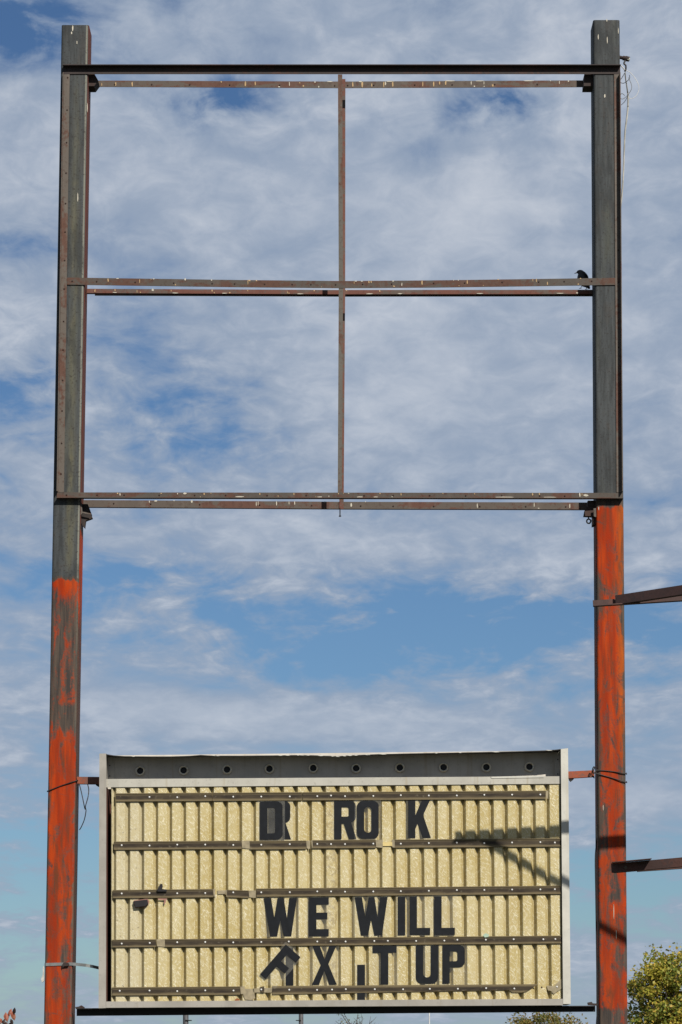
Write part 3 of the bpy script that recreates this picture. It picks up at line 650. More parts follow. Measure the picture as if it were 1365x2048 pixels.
# ------------------------------------------------------------------ letters on clear plates
def letter_polys(ch):
    """outlines in a unit box (x 0..1, y 0..1 upwards); first polygons are ink, holes follow"""
    def rr(x0, y0, x1, y1, r, rx=None, corners='1111', k=5):
        rx = rx or r; out = []
        for (cx, cy, a0, sx, sy, on) in ((x1, y1, 0, -1, -1, corners[0]), (x0, y1, 90, 1, -1, corners[1]), (x0, y0, 180, 1, 1, corners[2]), (x1, y0, 270, -1, 1, corners[3])):
            if on == '1': out += [(cx + sx * rx + rx * math.cos(R(a0 + 90 * i / k)), cy + sy * r + r * math.sin(R(a0 + 90 * i / k))) for i in range(k + 1)]
            else: out.append((cx, cy))
        return out
    S, H = .33, .185      # stem width, bar height
    if ch == 'I': return [[(0, 0), (1, 0), (1, 1), (0, 1)]], []
    if ch == 'L': return [[(0, 0), (1, 0), (1, H), (.36, H), (.36, 1), (0, 1)]], []
    if ch == 'E': return [[(0, 0), (1, 0), (1, H), (.38, H), (.38, .44), (.93, .44), (.93, .61), (.38, .61), (.38, 1 - H), (1, 1 - H), (1, 1), (0, 1)]], []
    if ch == 'F': return [[(0, 0), (.38, 0), (.38, .42), (.93, .42), (.93, .60), (.38, .60), (.38, 1 - H), (1, 1 - H), (1, 1), (0, 1)]], []
    if ch == 'T': return [[(.34, 0), (.66, 0), (.66, 1 - H), (1, 1 - H), (1, 1), (0, 1), (0, 1 - H), (.34, 1 - H)]], []
    if ch == 'O': return [rr(0, 0, 1, 1, .16, .28)], [rr(S, .16, 1 - S, .84, .10, .17)]
    if ch == 'D': return [rr(0, 0, 1, 1, .15, .26, '1001')], [rr(S, .165, 1 - S, .835, .05, .09, '1001')]
    if ch == 'U': return [rr(0, 0, 1, 1, .16, .28, '0011')[:]], [[(S, 1.01)] + [(x, y) for x, y in rr(S, .165, 1 - S, 1.01, .10, .17, '0011') if y < 1.0] + [(1 - S, 1.01)]]
    if ch == 'P': return [[(0, 0), (S, 0), (S, .42)] + [(.72 + .28 * math.cos(a), .42 + .14 + .14 * math.sin(a)) for a in [R(-90 + 18 * i) for i in range(6)]] + [(.72 + .28 * math.cos(a), .86 + .14 * math.sin(a)) for a in [R(18 * i) for i in range(6)]] + [(0, 1)]], [rr(S, .58, .67, .835, .05, .09, '1001')]
    if ch == 'R': return [[(0, 0), (S, 0), (S, .40), (.43, .40), (.66, 0), (1.0, 0), (.76, .43)] + [(.70 + .27 * math.cos(a), .57 + .14 * math.sin(a)) for a in [R(-60 + 15 * i) for i in range(5)]] + [(.70 + .27 * math.cos(a), .86 + .14 * math.sin(a)) for a in [R(18 * i) for i in range(6)]] + [(0, 1)]], [rr(S, .585, .66, .835, .05, .09, '1001')]
    if ch == 'K': return [[(0, 0), (.32, 0), (.32, .24), (.42, .38), (.64, 0), (1.0, 0), (.66, .60), (.97, 1), (.62, 1), (.32, .60), (.32, 1), (0, 1)]], []
    if ch == 'X': return [[(0, 0), (.29, 0), (.50, .36), (.70, 0), (1, 0), (.66, .53), (.98, 1), (.70, 1), (.51, .66), (.32, 1), (.02, 1), (.36, .51)]], []
    if ch == 'W': return [[(.19, 0), (.405, 0), (.50, .42), (.60, 0), (.83, 0), (1.0, 1), (.77, 1), (.70, .46), (.60, 1), (.42, 1), (.32, .48), (.22, 1), (0, 1)]], []
def ink_mesh(ch, to3, y0, y1):
    """ink with cut-out counters, extruded from y0 to y1"""
    outer, holes = letter_polys(ch)
    cu = bpy.data.curves.new('ink', 'CURVE'); cu.dimensions = '2D'; cu.fill_mode = 'BOTH'
    if ch == 'U':      # open counter: cut it into the outline itself
        o_ = outer[0]; inner = holes[0]; S = .33
        top_l = (0, 1); k = 5
        left = [(0, 1)] + [p for p in o_ if p[1] < .5] + [(1, 1), (.67, 1)]
        body = [p for p in o_ if p[1] < .5]
        body.sort(key=lambda p: math.atan2(p[1] - .5, p[0] - .5))
        inn = [(.33, 1), (.33, .27)] + [(.5 - .17 * math.cos(R(a)), .27 - .105 * math.sin(R(a))) for a in range(18, 180, 18)] + [(.67, .27), (.67, 1)]
        loops = [[(0, 1)] + body + [(1, 1)] + list(reversed(inn))]
    else: loops = outer + holes
    for lp_ in loops:
        spn = cu.splines.new('POLY'); spn.points.add(len(lp_) - 1); spn.use_cyclic_u = True
        for q, (a, b) in zip(spn.points, lp_): q.co = (a, b, 0, 1)
    tmp = bpy.data.objects.new('ink', cu); col.objects.link(tmp)
    me = bpy.data.meshes.new_from_object(tmp.evaluated_get(bpy.context.evaluated_depsgraph_get()))
    bpy.data.objects.remove(tmp); bpy.data.curves.remove(cu)
    bm = bmesh.new(); bm.from_mesh(me); bmesh.ops.remove_doubles(bm, verts=bm.verts, dist=1e-5)
    ret = bmesh.ops.extrude_face_region(bm, geom=list(bm.faces))
    moved = {v for v in ret['geom'] if isinstance(v, bmesh.types.BMVert)}
    bm.verts.index_update()
    V = []
    for v in bm.verts:
        p = to3(v.co.x, v.co.y); V.append(Vector((p.x, y1 if v in moved else y0, p.z)))
    F = [tuple(v.index for v in f.verts) for f in bm.faces]; bm.free(); bpy.data.meshes.remove(me)
    return V, F
def letter(ch, x0, x1, y0, y1, label, lay=0, ang=0.0, margin=(4.5, 4.5, 2.5, 2.5), grp=None, row_tilt=True):
    """x0..x1, y0..y1: survey box of the black letter; lay: how many plates lie under this one"""
    Y = YP - .0022 - .0042 * lay
    tilt = -(7.5 / 890) if row_tilt else 0.0
    cx, cy = (x0 + x1) / 2, (y0 + y1) / 2; ca, sa = math.cos(ang), math.sin(ang)
    def to3(u, v):
        dx_ = (u - .5) * (x1 - x0); dy_ = (.5 - v) * (y1 - y0) + dx_ * tilt
        return P(cx + dx_ * ca - dy_ * sa, cy + dx_ * sa + dy_ * ca, Y)
    root = empty('marquee_letter', to3(.5, 0)); tag(root, label, 'letter', grp or 'letters of the message')
    ml, mr, mt_, mb_ = margin; w_, h_ = x1 - x0, y1 - y0
    pl = [to3(-ml / w_, -mb_ / h_), to3(1 + mr / w_, -mb_ / h_), to3(1 + mr / w_, 1 + mt_ / h_), to3(-ml / w_, 1 + mt_ / h_)]
    link_mesh('clear_plate', *prism_data(pl, Y - .0026, Y), M_plate, root)
    v, f = ink_mesh(ch, to3, Y - .0034, Y - .0028)
    link_mesh('letter_face', v, f, M_letter, root); return root
letter('R', 537.5, 582.5, 1602, 1678.8, 'greyish black letter R in the top row, mostly hidden behind the letter D')
letter('D', 520.2, 565.8, 1603, 1679.4, 'black letter D overlapping an R at the start of the top row', 1)
letter('R', 669, 713.5, 1601.6, 1678, 'black letter R directly left of the letter O in the top row')
letter('O', 714.3, 758.3, 1601.5, 1677.6, 'black letter O in the middle of the top row', 1)
letter('K', 816.6, 862.3, 1600, 1676, 'black letter K standing alone at the end of the top row')
letter('W', 528, 594.4, 1796, 1872.6, 'black letter W just left of the letter E in the middle row')
letter('E', 618.3, 658, 1795, 1872.6, 'black letter E between the two Ws of the middle row')
letter('W', 710, 775.8, 1794.3, 1871, 'black letter W just left of ILL in the middle row')
letter('I', 796.2, 811, 1793.6, 1870.5, 'black letter I between the W and the double L')
letter('L', 819.6, 860.8, 1793, 1870, 'black letter L beside the I, first of the double L')
letter('L', 868.8, 910.2, 1792.5, 1870, 'black letter L at the right end of the middle row', 1)
letter('I', 572, 587.3, 1894.5, 1971, 'black letter I half hidden behind the tilted F in the bottom row')
letter('F', 541.5, 580.5, 1892, 1971, 'black letter F tipped over to the right in the bottom row', 2, R(41), margin=(4, 3.5, 4, 3.5), row_tilt=False)
letter('X', 624, 674.3, 1891.8, 1969.6, 'black letter X in the bottom row under the letter E')
letter('I', 715, 730.5, 1929.5, 2003, 'black letter I that slipped down behind the lowest track')
letter('T', 745.8, 793.4, 1891.3, 1969, 'black letter T in the bottom row left of UP')
letter('U', 832.2, 876.8, 1891, 1967.4, 'black letter U of the word UP in the bottom row')
letter('P', 885.4, 930.2, 1890, 1967.4, 'black letter P at the right end of the bottom row')
# scraps caught on the tracks
M_scrap = plain('black_scrap', (.018, .016, .017), .5); M_scrap_e = plain('pinkish_scrap_edge', (.34, .17, .13), .7)
s1 = slab('torn_scrap', [(268.5, 1802), (295, 1799), (297, 1808), (291, 1812), (271.5, 1814)], YT - .03, YT - .002, M_scrap, None)
tag(s1, 'small black box-like scrap hanging under the track near the left end', 'scrap')
slab('scrap_rim', [(268, 1800.8), (296, 1797.6), (299, 1803), (297, 1809.5), (292, 1813.4), (271, 1816), (268.2, 1808)], YT - .012, YT - .0015, M_scrap_e, s1)
s2 = slab('torn_scrap', [(314.5, 1779), (319, 1775), (319.5, 1768.5), (325, 1767.5), (326, 1773), (324.5, 1778), (334, 1779), (334, 1783), (316, 1783)], YT - .022, YT - .0115, M_scrap, None)
tag(s2, 'torn black scrap sticking up above the third track near its left end', 'scrap')
slab('scrap_tail', [(316, 1797), (335, 1797), (333, 1801), (331.5, 1805), (329.5, 1810), (328, 1806), (329.5, 1800.5), (317, 1799)], YT - .014, YT - .0115, M_scrap_e, s2)
s3 = slab('torn_scrap', [(966, 1870.5), (972, 1866), (979, 1869.5), (977, 1874), (970, 1875)], YT - .014, YT - .0115, plain('mint_scrap', (.42, .55, .42), .6), None)
tag(s3, 'tiny pale green scrap lodged on the fourth track', 'scrap')
s4 = slab('torn_scrap', [(470, 1999.5), (474, 1996), (480, 1998.5), (479, 2001), (471, 2001.5)], YC + .01, YC + .02, plain('orange_scrap', (.30, .10, .03), .6), None)
tag(s4, 'tiny dark orange scrap lying on the bottom sill', 'scrap')

# ------------------------------------------------------------------ carriers of the board
sb = empty('support_beam', P(670, 2024, .06)); tag(sb, 'steel beam coloured dark as in shade under the letter board, spanning both posts', 'beam')
slab('web', [(153.7, 2017.2), (1191, 2012), (1191, 2023.5), (153.7, 2032)], .05, .056, M_black, sb)  # near-black beam colour stands in for the cabinet's shadow
slab('flange', [(153.7, 2016.4), (1191, 2011.2), (1191, 2013), (153.7, 2018)], -.04, .048, M_black, sb)
slab('end_clip', [(151, 2014), (158, 2013), (163, 2010.5), (169, 2014.5), (168, 2017), (152, 2018)], -.03, .02, M_darkrust, sb)
slab('end_clip', [(1176, 2005), (1184, 2003.5), (1186, 2006.5), (1195, 2007), (1195, 2011), (1177, 2010)], -.03, .02, M_darkrust, sb)
M_armorange = rusty('orange_arm_rust', (.20, .085, .060), (.36, .085, .035), .55, (8, 8, 8))
a1 = slab('mounting_arm', [(154, 1553.4), (202, 1553.8), (202, 1568), (155.5, 1567.6)], .04, .09, M_armorange, None)
tag(a1, 'short rusty arm joining the left post to the letter board', 'arm')
slab('bolt_head', [(191, 1567.8), (199, 1568), (198.5, 1574), (193, 1571)], .05, .07, M_black, a1)
a2 = slab('mounting_arm', [(1134, 1543), (1189, 1540.4), (1189.5, 1553.4), (1136, 1556.6)], .04, .09, M_armorange, None)
tag(a2, 'short red painted arm joining the letter board to the right post', 'arm')
slab('bolt_head', [(1138, 1557), (1149, 1556.4), (1147, 1559.5), (1142, 1563.5), (1139, 1561)], .05, .07, M_black, a2)

# ------------------------------------------------------------------ wires, strap, cables
o = tube('tie_wire', [P(157, 1563, .12), P(155.2, 1560.5, .02), P(150, 1562.5, -.006), P(120, 1572.5, -.005), P(98, 1581.5, -.006), P(95.3, 1583.2, .02), P(95.5, 1582, .14)], .0042, M_wire)
tag(o, 'dark wire tied round the left post at the upper arm', 'wire')
o = tube('loose_wire', [P(158, 1567, .02), P(161, 1575, .0), P(166, 1597, -.02), P(170.5, 1618, -.02), P(171.8, 1611, -.03), P(176.5, 1594, -.02), P(178, 1580, .0), P(176, 1569, .03)], .0036, M_wire)
tag(o, 'loose loop of black wire hanging beside the left post', 'wire')
tube('wire_tail', [P(171.6, 1616, -.02), P(172.5, 1622, -.025), P(169.5, 1638, -.025), P(164, 1652, -.02), P(159.5, 1660, -.02)], .0036, M_wire, o)
o = tube('tie_wire', [P(1189, 1556, .03), P(1184.5, 1550, .0), P(1185.5, 1539, -.01), P(1188, 1533.5, -.01), P(1189.5, 1536, -.01), P(1186.5, 1544, -.012), P(1195, 1547.5, -.008), P(1222, 1555, -.006), P(1251.5, 1564.4, -.006), P(1253.2, 1564.6, .05), P(1253.4, 1563, .14)], .0040, M_wire)
tag(o, 'black wire twisted round the right post at the upper arm', 'wire')
tube('wire_turn', [P(1186, 1540, -.02), P(1188, 1548, -.02), P(1192, 1542, -.012), P(1196, 1540.5, -.006), P(1225, 1543, -.005), P(1251.2, 1547.5, -.006), P(1253, 1548, .05), P(1253, 1546, .14)], .0040, M_wire, o)
# flat metal strap with buckle
def ribbon(name, pts, hw, mat, parent=None, th=.0014):
    V, F = [], []
    for i, p in enumerate(pts):
        V += [p + Vector((0, 0, hw)), p - Vector((0, 0, hw)), p - Vector((0, th, hw)), p + Vector((0, -th, hw))]
        if i: a, b = 4 * (i - 1), 4 * i; F += [(a + k, a + (k + 1) % 4, b + (k + 1) % 4, b + k) for k in range(4)]
    F += [(0, 1, 2, 3), tuple(len(V) - 4 + k for k in (3, 2, 1, 0))]
    return link_mesh(name, V, F, mat, parent)
M_strap = plain('galvanised_strap', (.52, .51, .47), .3, .75, .2)
st = empty('strap', P(119, 1929, -.004)); tag(st, 'thin pale metal strap buckled round the lower left post', 'strap')
ribbon('band', [P(90.0, 1932.5, .10), P(89.6, 1929.4, .012), P(92, 1929.0, -.0035), P(120, 1928.2, -.0045), P(146, 1928, -.0045), P(153, 1928.6, -.004), P(172, 1930.5, -.012), P(186, 1933, .0), P(201, 1936.5, .05)], .0112, M_strap, st)
slab('buckle', [(126.5, 1926), (130, 1924.6), (137, 1925.5), (139, 1928), (138, 1931.5), (128, 1932.5), (125.6, 1936), (125.4, 1930)], -.022, -.006, M_darkrust, st)
slab('loose_end', [(86.5, 1934), (88.4, 1932), (88.6, 1962), (84.5, 1965), (82.5, 1958), (85.5, 1950)], .004, .03, plain('pale_rag', (.62, .60, .55), .8), st)
tube('hanging_string', [P(147, 1932, -.006), P(150, 1937, -.006), P(150.5, 1952, -.004), P(151, 1972, .0)], .0022, M_wire, st, 6)
o = tube('power_cable', [P(1194, 1650, .03), P(1193, 1690, .02), P(1191.2, 1720, .02), P(1192.2, 1790, .02), P(1193.4, 1880, .02), P(1194.3, 1950, .02), P(1195.6, 2010, .02), P(1193.6, 2048, .02), P(1192.5, 2075, .02)], .0052, M_black)
tag(o, 'black cable running down the inner edge of the right post', 'cable')
ins = empty('cable_insulator', P(1243, 118, .10)); tag(ins, 'dark cable anchor sticking out near the top of the right post', 'insulator')
c0, c1 = P(1239.5, 114.5, .10), P(1259, 118.5, .08); dd = c1 - c0
v, f = tube_data([c0, c0 + dd * .35, c0 + dd * .36, c0 + dd * .62, c0 + dd * .63, c1], [.013, .013, .018, .018, .021, .019], 12, 0)
link_mesh('spool', v, f, M_darkrust, ins, smooth=False)
peg('spool_end', P(1257.5, 117.6, .07), .012, .006, plain('pale_porcelain', (.42, .42, .36), .4), ins)
tube('hook', [P(1251, 121, .08), P(1248.5, 127, .07), P(1252, 131, .07), P(1252, 139, .07), P(1250, 143, .07)], .0065, M_wire, ins)
cab = tube('hanging_cable', [P(1251.5, 141, .07), P(1251, 152, .07), P(1255, 178, .07), P(1256.7, 198, .08), P(1255.4, 226, .09), P(1251, 262, .10), P(1249, 300, .11), P(1247.4, 345, .12), P(1245, 385, .14), P(1241.5, 420, .16), P(1238, 445, .18)], [.003, .004, .0055, .0066, .0066, .0066, .006, .006, .0055, .0045, .004], plain('grey_white_jacket', (.50, .49, .45), .5))
tag(cab, 'pale cable hanging down along the right edge of the right post', 'cable')
M_thin = plain('thin_grey_wire', (.17, .17, .16), .5)
for pts, r_, m_ in (([(1250, 140), (1246, 135), (1242.5, 131)], .0042, M_white), ([(1252, 140), (1262, 146), (1273, 160), (1278.5, 176), (1274, 190), (1265, 197), (1256, 196)], .0019, M_white),
                    ([(1250, 146), (1244, 156), (1238, 163), (1242, 165.5), (1249, 166), (1259, 158), (1259.6, 150)], .0024, M_wire), ([(1257, 155), (1263, 168), (1263.4, 178), (1256, 190), (1246, 198), (1240, 194), (1244, 187), (1250, 191)], .0022, M_thin),
                    ([(1251, 145), (1253, 165), (1256.5, 186)], .0036, M_thin), ([(1256, 192), (1250, 203), (1243, 210)], .0022, M_wire)):
    tube('wire_strand', [P(x, y, .06 - .006 * i) for i, (x, y) in enumerate(pts)], r_, m_, cab, 6)

# ------------------------------------------------------------------ starling on the middle rear rail
def make_bird():
    Yb = YR + .016
    M_bird = plain('black_plumage', (.014, .013, .014), .5, var=.3, scale=60)
    base = P(1170, 578, Yb)
    root = empty('bird', base); tag(root, 'small black bird perched at the right end of the middle rail', 'bird')
    # spine (survey marks): head .. rump .. tail, radii in px
    sp_ = [(1153.8, 544.6, 1.2, .8), (1156, 543.9, 3.6, .95), (1159.6, 544.0, 5.3, 1), (1163, 547.2, 7.0, 1), (1165.4, 551.6, 9.2, 1), (1167, 557, 10.4, 1), (1168.4, 562.6, 9.8, 1), (1171, 567.6, 7.6, 1), (1174.4, 571, 5.0, 1), (1176.8, 573.6, 3.4, 1), (1178.8, 576.2, 2.6, .8), (1179.8, 577.8, 1.6, .6)]
    pts = [P(x - (.8 if 2 < i_ < 7 else 0), y, Yb) for i_, (x, y, _, _) in enumerate(sp_)]; n = 14; V, F = [], []
    for i, p in enumerate(pts):
        d = (pts[min(i + 1, len(pts) - 1)] - pts[max(i - 1, 0)]).normalized(); s_ = Vector((0, 1, 0)); u_ = s_.cross(d).normalized()
        r = sp_[i][2] * PXM * (1.22 if 1 < i < 8 else 1.05); ry = r * (.92 if i < 8 else .75) * sp_[i][3]
        V += [p + u_ * (r * math.cos(2 * math.pi * k / n)) + s_ * (ry * math.sin(2 * math.pi * k / n)) for k in range(n)]
        if i: F += [((i - 1) * n + k, (i - 1) * n + (k + 1) % n, i * n + (k + 1) % n, i * n + k) for k in range(n)]
    F += [tuple(range(n)), tuple(reversed(range(len(V) - n, len(V))))]
    body = link_mesh('body', V, F, M_bird, root, smooth=True)
    sub = body.modifiers.new('smooth', 'SUBSURF'); sub.levels = 1; sub.render_levels = 1
    v, f = tube_data([P(1154.6, 545.2, Yb), P(1152, 546.1, Yb), P(1148.8, 547.2, Yb)], [.0062, .0036, .0008], 8, 0)
    link_mesh('beak', v, f, plain('dark_beak', (.03, .028, .024), .4), root, smooth=True)
    for s_ in (-1, 1):
        wv = []
        for (x, y, yo) in ((1163, 552, .030), (1169, 551.5, .030), (1174, 557, .032), (1178.5, 566, .026), (1180.2, 573.5, .012), (1174, 568, .028), (1167.5, 562, .034)):
            p = P(x, y, Yb); wv.append(Vector((p.x, Yb + s_ * yo, p.z)))
        wv2 = [q + Vector((0, s_ * .003, 0)) for q in wv]; m_ = len(wv)
        link_mesh('wing', wv + wv2, [tuple(range(m_)), tuple(reversed(range(m_, 2 * m_)))] + [(i, (i + 1) % m_, m_ + (i + 1) % m_, m_ + i) for i in range(m_)], M_bird, root)
        e = P(1157, 543.8, Yb)
        peg('eye', Vector((e.x, Yb + (-.0165 if s_ < 0 else .0165), e.z)), .0022, .001, plain('eye_black', (.01, .01, .01), .15), root, 8)
    for (xa, ya, xb, yb, yo) in ((1164.6, 569, 1161, 577.6, -.012), (1171.4, 571, 1173.4, 577.6, .012)):
        a, b = P(xa, ya, Yb), P(xb, yb, Yb); a.y += yo; b.y += yo; kn = (a + b) / 2 + Vector((.004, 0, 0))
        lg = [tube_data([a, kn, b], [.0055, .0024, .002], 6, 3)]
        for ang in (150, 180, 210, 0): lg.append(tube_data([b, b + Vector((.011 * math.cos(R(ang)), .011 * math.sin(R(ang)), -.001))], [.0019, .001], 5, 0))
        link_mesh('leg', *join(lg), plain('brown_leg', (.05, .03, .022), .6), root, smooth=True)
make_bird()

# ------------------------------------------------------------------ neighbouring frame whose corner reaches in at the right
nf = empty('corner_frame', (4.7, -2.0, 0)); tag(nf, 'rusty angle iron frame corners reaching in at the right edge', 'metal frame')
def beam3(name, a, b, h, dp, parent, mat, th=.007, flip=1, lip='bottom'):
    """angle iron from a to b (points on its lower street-side edge): upright leg of height h, flat leg of depth dp"""
    d = (b - a).normalized(); up = Vector((0, 0, 1)); up = (up - d * up.dot(d)).normalized(); sd = d.cross(up).normalized()
    if sd.y < 0: sd = -sd
    def bx(p0, u, v, lu, lv):
        q = [p0, p0 + u * lu, p0 + u * lu + v * lv, p0 + v * lv]; V = q + [x + (b - a) for x in q]
        return V, [(0, 1, 2, 3), (4, 7, 6, 5)] + [(i, (i + 1) % 4, 4 + (i + 1) % 4, 4 + i) for i in range(4)]
    leg1 = bx(a, up, sd, h, th)
    off = up * 0 if lip == 'bottom' else up * (h - th)
    leg2 = bx(a + sd * (th + .0003) + off, up, sd, th, dp) if flip > 0 else bx(a - sd * (dp + .0003) + off, up, sd, th, dp)
    return link_mesh(name, *join([leg1, leg2]), mat, parent)
YN = -1.745
def extend(p, q, x): t = (x - p.x) / (q.x - p.x); return p + (q - p) * t
# upper corner: rail along the sign, rail slanting towards the street
p, q = P(1187, 1214, YN), P(1365, 1203, YN); beam3('rail', p, extend(p, q, 4.7), .047, .052, nf, M_armrust, flip=-1)
p, q = P(1232, 1209, YN - .03), P(1365, 1188.5, YN - .26); beam3('slanting_rail', p, extend(p, q, 4.55), .064, .045, nf, rusty('dark_purple_rust', (.030, .018, .018), (.050, .024, .022), .5))
# lower corner
p, q = P(1223.5, 1745.5, YN - .03), P(1365, 1733, YN - .26); beam3('slanting_rail', p, extend(p, q, 4.55), .062, .05, nf, M_armrust)
p, q = P(1276, 1743, YN + .02), P(1365, 1737, YN + .02); beam3('rail', p, extend(p, q, 4.7), .030, .045, nf, M_armrust)
p2 = p = P(1223.5, 1745.5, YN - .03); q = P(1365, 1733, YN - .26); d_ = (q - p).normalized(); e_ = extend(p, q, P(1300, 1740, YN - .12).x)
up_ = Vector((0, 0, .0625)); fwd = Vector((0, -.095, 0)); th_ = Vector((0, 0, .006))
V = [p + up_, e_ + up_, e_ + up_ + fwd, p + up_ + fwd]; V = V + [x + th_ for x in V]
link_mesh('shade_plate', V, [(0, 1, 2, 3), (7, 6, 5, 4), (0, 4, 5, 1), (1, 5, 6, 2), (2, 6, 7, 3), (3, 7, 4, 0)], M_armrust, nf)  # plate added to throw the slanting shade on the lower rail's end
v, f = disc_data(P(1252, 1735, YN - .08), .012, .004, 10); link_mesh('bolt', v, f, M_stile, nf)
link_mesh('post', *box_w(4.6, 4.8, -2.6, -1.5, 0, 5.4), M_darkrust, nf)

# ------------------------------------------------------------------ far things behind the sign
def far(px, py, D):     # point at distance D behind the sign plane
    return P(px, py, D)
def leaf_mat(name, cols):
    m_, t, b = material(name); p = worldco(t)
    n = t.noise(p, .9, 4, .6); n2 = t.noise(p, 5.5, 3, .6)
    c = t.mix(t.ss(n, .38, .62), cols[0], cols[1]); c = t.mix(t.ss(n2, .48, .66), c, cols[2])
    t.base(b, c, 0.92); b.inputs['Roughness'].default_value = .55
    tr = t.node('ShaderNodeBsdfTranslucent'); t.put(tr.inputs[0], c); mx = t.node('ShaderNodeMixShader'); mx.inputs[0].default_value = .35
    t.l.new(b.outputs[0], mx.inputs[1]); t.l.new(tr.outputs[0], mx.inputs[2]); t.l.new(mx.outputs[0], t.n['Material Output'].inputs[0]); return m_
M_bark = plain('grey_bark', (.09, .07, .055), .9, scale=8)
def tree(label, base, height, rad, seed, mat, nclump, nleaf, leaf, trunk_frac=.3, group='trees behind the sign'):
    rnd = random.Random(seed); root = empty('leafy_tree', base); tag(root, label, 'tree', group)
    ct = Vector((base.x, base.y, height * (trunk_frac + (1 - trunk_frac) * .5))); rz = height * (1 - trunk_frac) * .5
    clumps = []
    while len(clumps) < nclump:
        q = Vector((rnd.uniform(-1, 1), rnd.uniform(-1, 1), rnd.uniform(-1, 1)))
        if .25 < q.length < 1: clumps.append(ct + Vector((q.x * rad, q.y * rad, q.z * rz)) * 1.0)
    segs = [tube_data([base, base + Vector((.05, 0, height * .3)), base + Vector((-.05, .05, height * .62)), base + Vector((.05, 0, height * .9))], [height * .026, height * .02, height * .012, height * .003], 8, 3)]
    for c in clumps[::2]:
        s0 = base + Vector((0, 0, height * rnd.uniform(.25, .6))); md = (s0 + c) / 2 + Vector((rnd.uniform(-.2, .2), rnd.uniform(-.2, .2), rnd.uniform(0, .3)))
        segs.append(tube_data([s0, md, c], [height * .009, height * .005, height * .0015], 5, 2))
    link_mesh('trunk', *join(segs), M_bark, root, smooth=True)
    V, F = [], []
    for c in clumps:
        cr = rad * rnd.uniform(.13, .27)
        for _ in range(nleaf):
            d = Vector((rnd.gauss(0, 1), rnd.gauss(0, 1), rnd.gauss(0, .8))).normalized() * cr * rnd.uniform(.35, 1.1); q = c + d
            if q.z < height * .12: continue
            a = Vector((rnd.gauss(0, 1), rnd.gauss(0, 1), rnd.gauss(-.2, .7))).normalized(); b_ = a.cross(Vector((rnd.gauss(0, 1), rnd.gauss(0, 1), rnd.gauss(0, 1)))).normalized()
            L = leaf * rnd.uniform(.6, 1.3); k = len(V)
            V += [q - a * L * .5, q + b_ * L * .32, q + a * L * .5, q - b_ * L * .32]; F.append((k, k + 1, k + 2, k + 3))
    cr_o = link_mesh('crown', V, F, mat, root); return root
def base_at(px, D): q = far(px, 2100, D); return Vector((q.x, D, 0))
M_leafA = leaf_mat('autumn_green_leaves', ((.125, .165, .025), (.31, .28, .035), (.46, .30, .05)))
M_leafB = leaf_mat('autumn_yellow_leaves', ((.09, .11, .025), (.21, .17, .035), (.28, .16, .05)))
D1 = 95; hh = far(1340, 1896, D1).z; tree('green and yellow autumn tree at the right edge beside the orange post', base_at(1358, D1), hh, 2.15, 3, M_leafA, 230, 120, .15, .12)
D2 = 150; hh = far(1088, 2024, D2).z; tree('small yellow green treetop showing under the beam near the right post', base_at(1088, D2), hh, 2.7, 5, M_leafB, 220, 100, .15, .15)
def bare_tree(label, base, height, seed, D):
    rnd = random.Random(seed); root = empty('bare_tree', base); tag(root, label, 'tree'); segs = [tube_data([base, base + Vector((.04, 0, height * .45)), base + Vector((0, 0, height * .7))], [.12, .09, .05], 7, 3)]; tips = []
    for i in range(34):
        s0 = base + Vector((rnd.uniform(-.05, .05), 0, height * rnd.uniform(.45, .72))); a = R(rnd.uniform(20, 160)); L = height * rnd.uniform(.16, .34)
        e = s0 + Vector((math.cos(a) * L * .95, rnd.uniform(-.4, .4), math.sin(a) * L)); md = (s0 + e) / 2 + Vector((rnd.uniform(-.12, .12), 0, rnd.uniform(-.05, .15)))
        segs.append(tube_data([s0, md, e], [.03, .02, .008], 5, 2)); tips.append((md, e))
        for _ in range(3):
            q = md.lerp(e, rnd.uniform(.1, .9)); segs.append(tube_data([q, q + Vector((rnd.uniform(-.35, .35), rnd.uniform(-.2, .2), rnd.uniform(.05, .4)))], [.011, .005], 4, 0))
    link_mesh('trunk', *join(segs), M_bark, root, smooth=True)
    V, F = [], []
    for md, e in tips[:14]:
        for _ in range(12):
            q = md.lerp(e, rnd.uniform(0, 1)) + Vector((rnd.gauss(0, .1), rnd.gauss(0, .1), rnd.gauss(0, .1))); q.x -= .1
            a = Vector((rnd.gauss(0, 1), rnd.gauss(0, 1), rnd.gauss(0, 1))).normalized() * .06; b_ = a.cross(Vector((rnd.gauss(0, 1), .3, .7))).normalized() * .035
            k = len(V); V += [q - a, q + b_, q + a, q - b_]; F.append((k, k + 1, k + 2, k + 3))
    link_mesh('last_leaves', V, F, M_leafB, root)
D3 = 110; bare_tree('almost bare treetop showing under the middle of the board', base_at(715, D3), far(715, 2029, D3).z * 1.02, 4, D3)
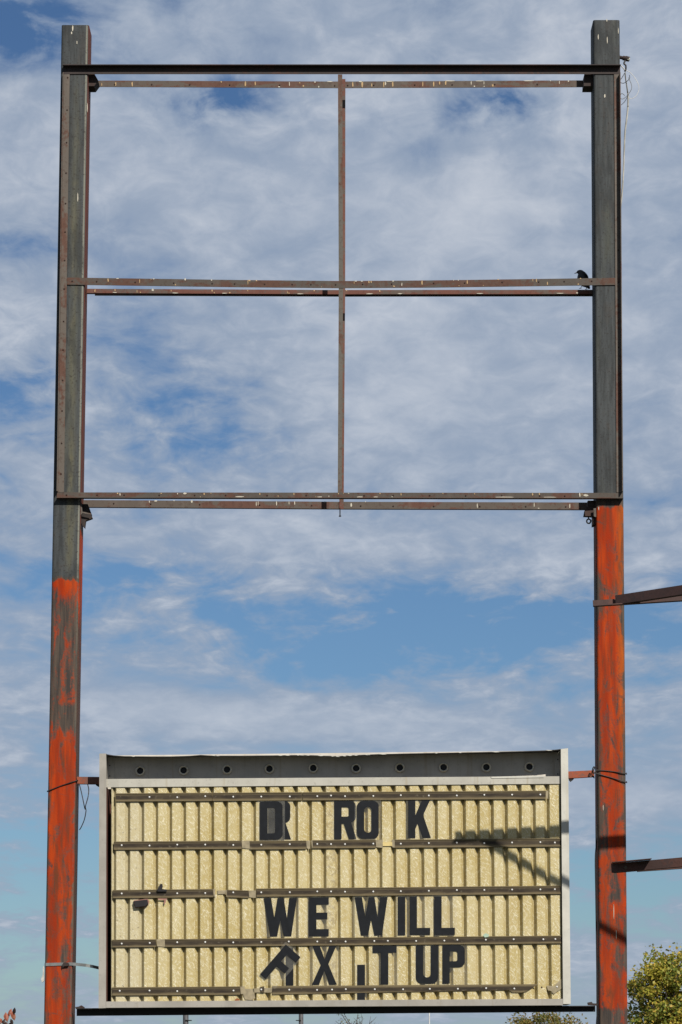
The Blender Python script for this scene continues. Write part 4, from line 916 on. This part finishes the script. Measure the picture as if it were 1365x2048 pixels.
# poles behind
M_pole = plain('grey_pole', (.085, .085, .09), .6); M_polew = plain('pale_pole', (.6, .6, .58), .5)
for px, wpx, D, ptop, mt, lab in ((371.5, 11.5, 45, 1900, M_pole, 'grey pole behind the board, showing under its left part'), (602.5, 9.5, 55, 1900, M_pole, 'grey pole behind the board, left of its middle'), (859.5, 2.4, 60, 1900, M_polew, 'very thin pale pole behind the board, right of its middle')):
    b_ = base_at(px, D); zt = far(px, ptop, D).z; r_ = wpx / 2 / (FPX / (D + LCAM))
    root = empty('pole', b_); tag(root, lab, 'pole')
    link_mesh('shaft', *tube_data([b_, Vector((b_.x, D, zt))], [r_, r_ * .95], 12, 0), mt, root, smooth=True)
    if wpx > 5:
        q = far(px, 2041, D); sx = 1 if px < 500 else -1
        link_mesh('clamp', *tube_data([Vector((q.x, D - r_, q.z)), Vector((q.x + sx * r_ * 2.2, D - r_, q.z))], [r_ * .25, r_ * .16], 6, 0), M_black, root)
# sapling with red brown leaves, lower left
D4 = 20
sb_ = base_at(8, D4); root = empty('sapling', sb_); tag(root, 'sapling tip with red brown autumn leaves at the lower left corner', 'sapling')
stem = [sb_, far(4, 2120, D4), far(10, 2062, D4), far(17, 2038, D4), far(22, 2022, D4)]
stem2 = [far(6, 2095, D4), far(2, 2060, D4), far(-2, 2046, D4)]
link_mesh('stem', *join([tube_data(stem, [.014, .011, .006, .004, .002], 6, 4), tube_data(stem2, [.007, .005, .002], 6, 4)]), M_bark, root, smooth=True)
M_redleaf = leaf_mat('red_brown_leaves', ((.30, .09, .05), (.20, .045, .03), (.42, .22, .13))); M_darkleaf = leaf_mat('dark_dry_leaves', ((.03, .022, .02), (.05, .03, .025), (.10, .04, .03)))
for i, (x, y, L, a, mt) in enumerate(((21, 2024, 15, 70, 0), (29, 2022, 15, 80, 1), (27, 2032, 20, -75, 0), (13, 2034, 20, -80, 0), (18, 2029, 11, 60, 1), (2, 2041, 13, -60, 0), (8, 2044, 13, 80, 1), (24, 2044, 14, -70, 1), (19, 2050, 14, 50, 1), (13, 2050, 15, -70, 1), (-3, 2049, 14, 30, 0))):
    c = far(x, y, D4 + .03 * (i % 3 - 1)); s_ = L / (FPX / (D4 + LCAM)); ca, sa = math.cos(R(a)), math.sin(R(a)); rnd = random.Random(i)
    ln = Vector((ca, rnd.uniform(-.4, .4), sa)).normalized() * s_; wd = Vector((-sa, rnd.uniform(-.5, .5), ca)).normalized() * s_ * .26; fold = Vector((0, -s_ * .08, 0))
    V = [c - ln * .5, c - ln * .15 + wd, c + ln * .2 + wd * .8, c + ln * .5, c + ln * .2 - wd * .8, c - ln * .15 - wd, c - ln * .1 + fold, c + ln * .2 + fold]
    link_mesh('leaf', V, [(0, 6, 1), (1, 6, 7, 2), (2, 7, 3), (3, 7, 4), (4, 7, 6, 5), (5, 6, 0)], (M_redleaf, M_darkleaf)[mt], root)
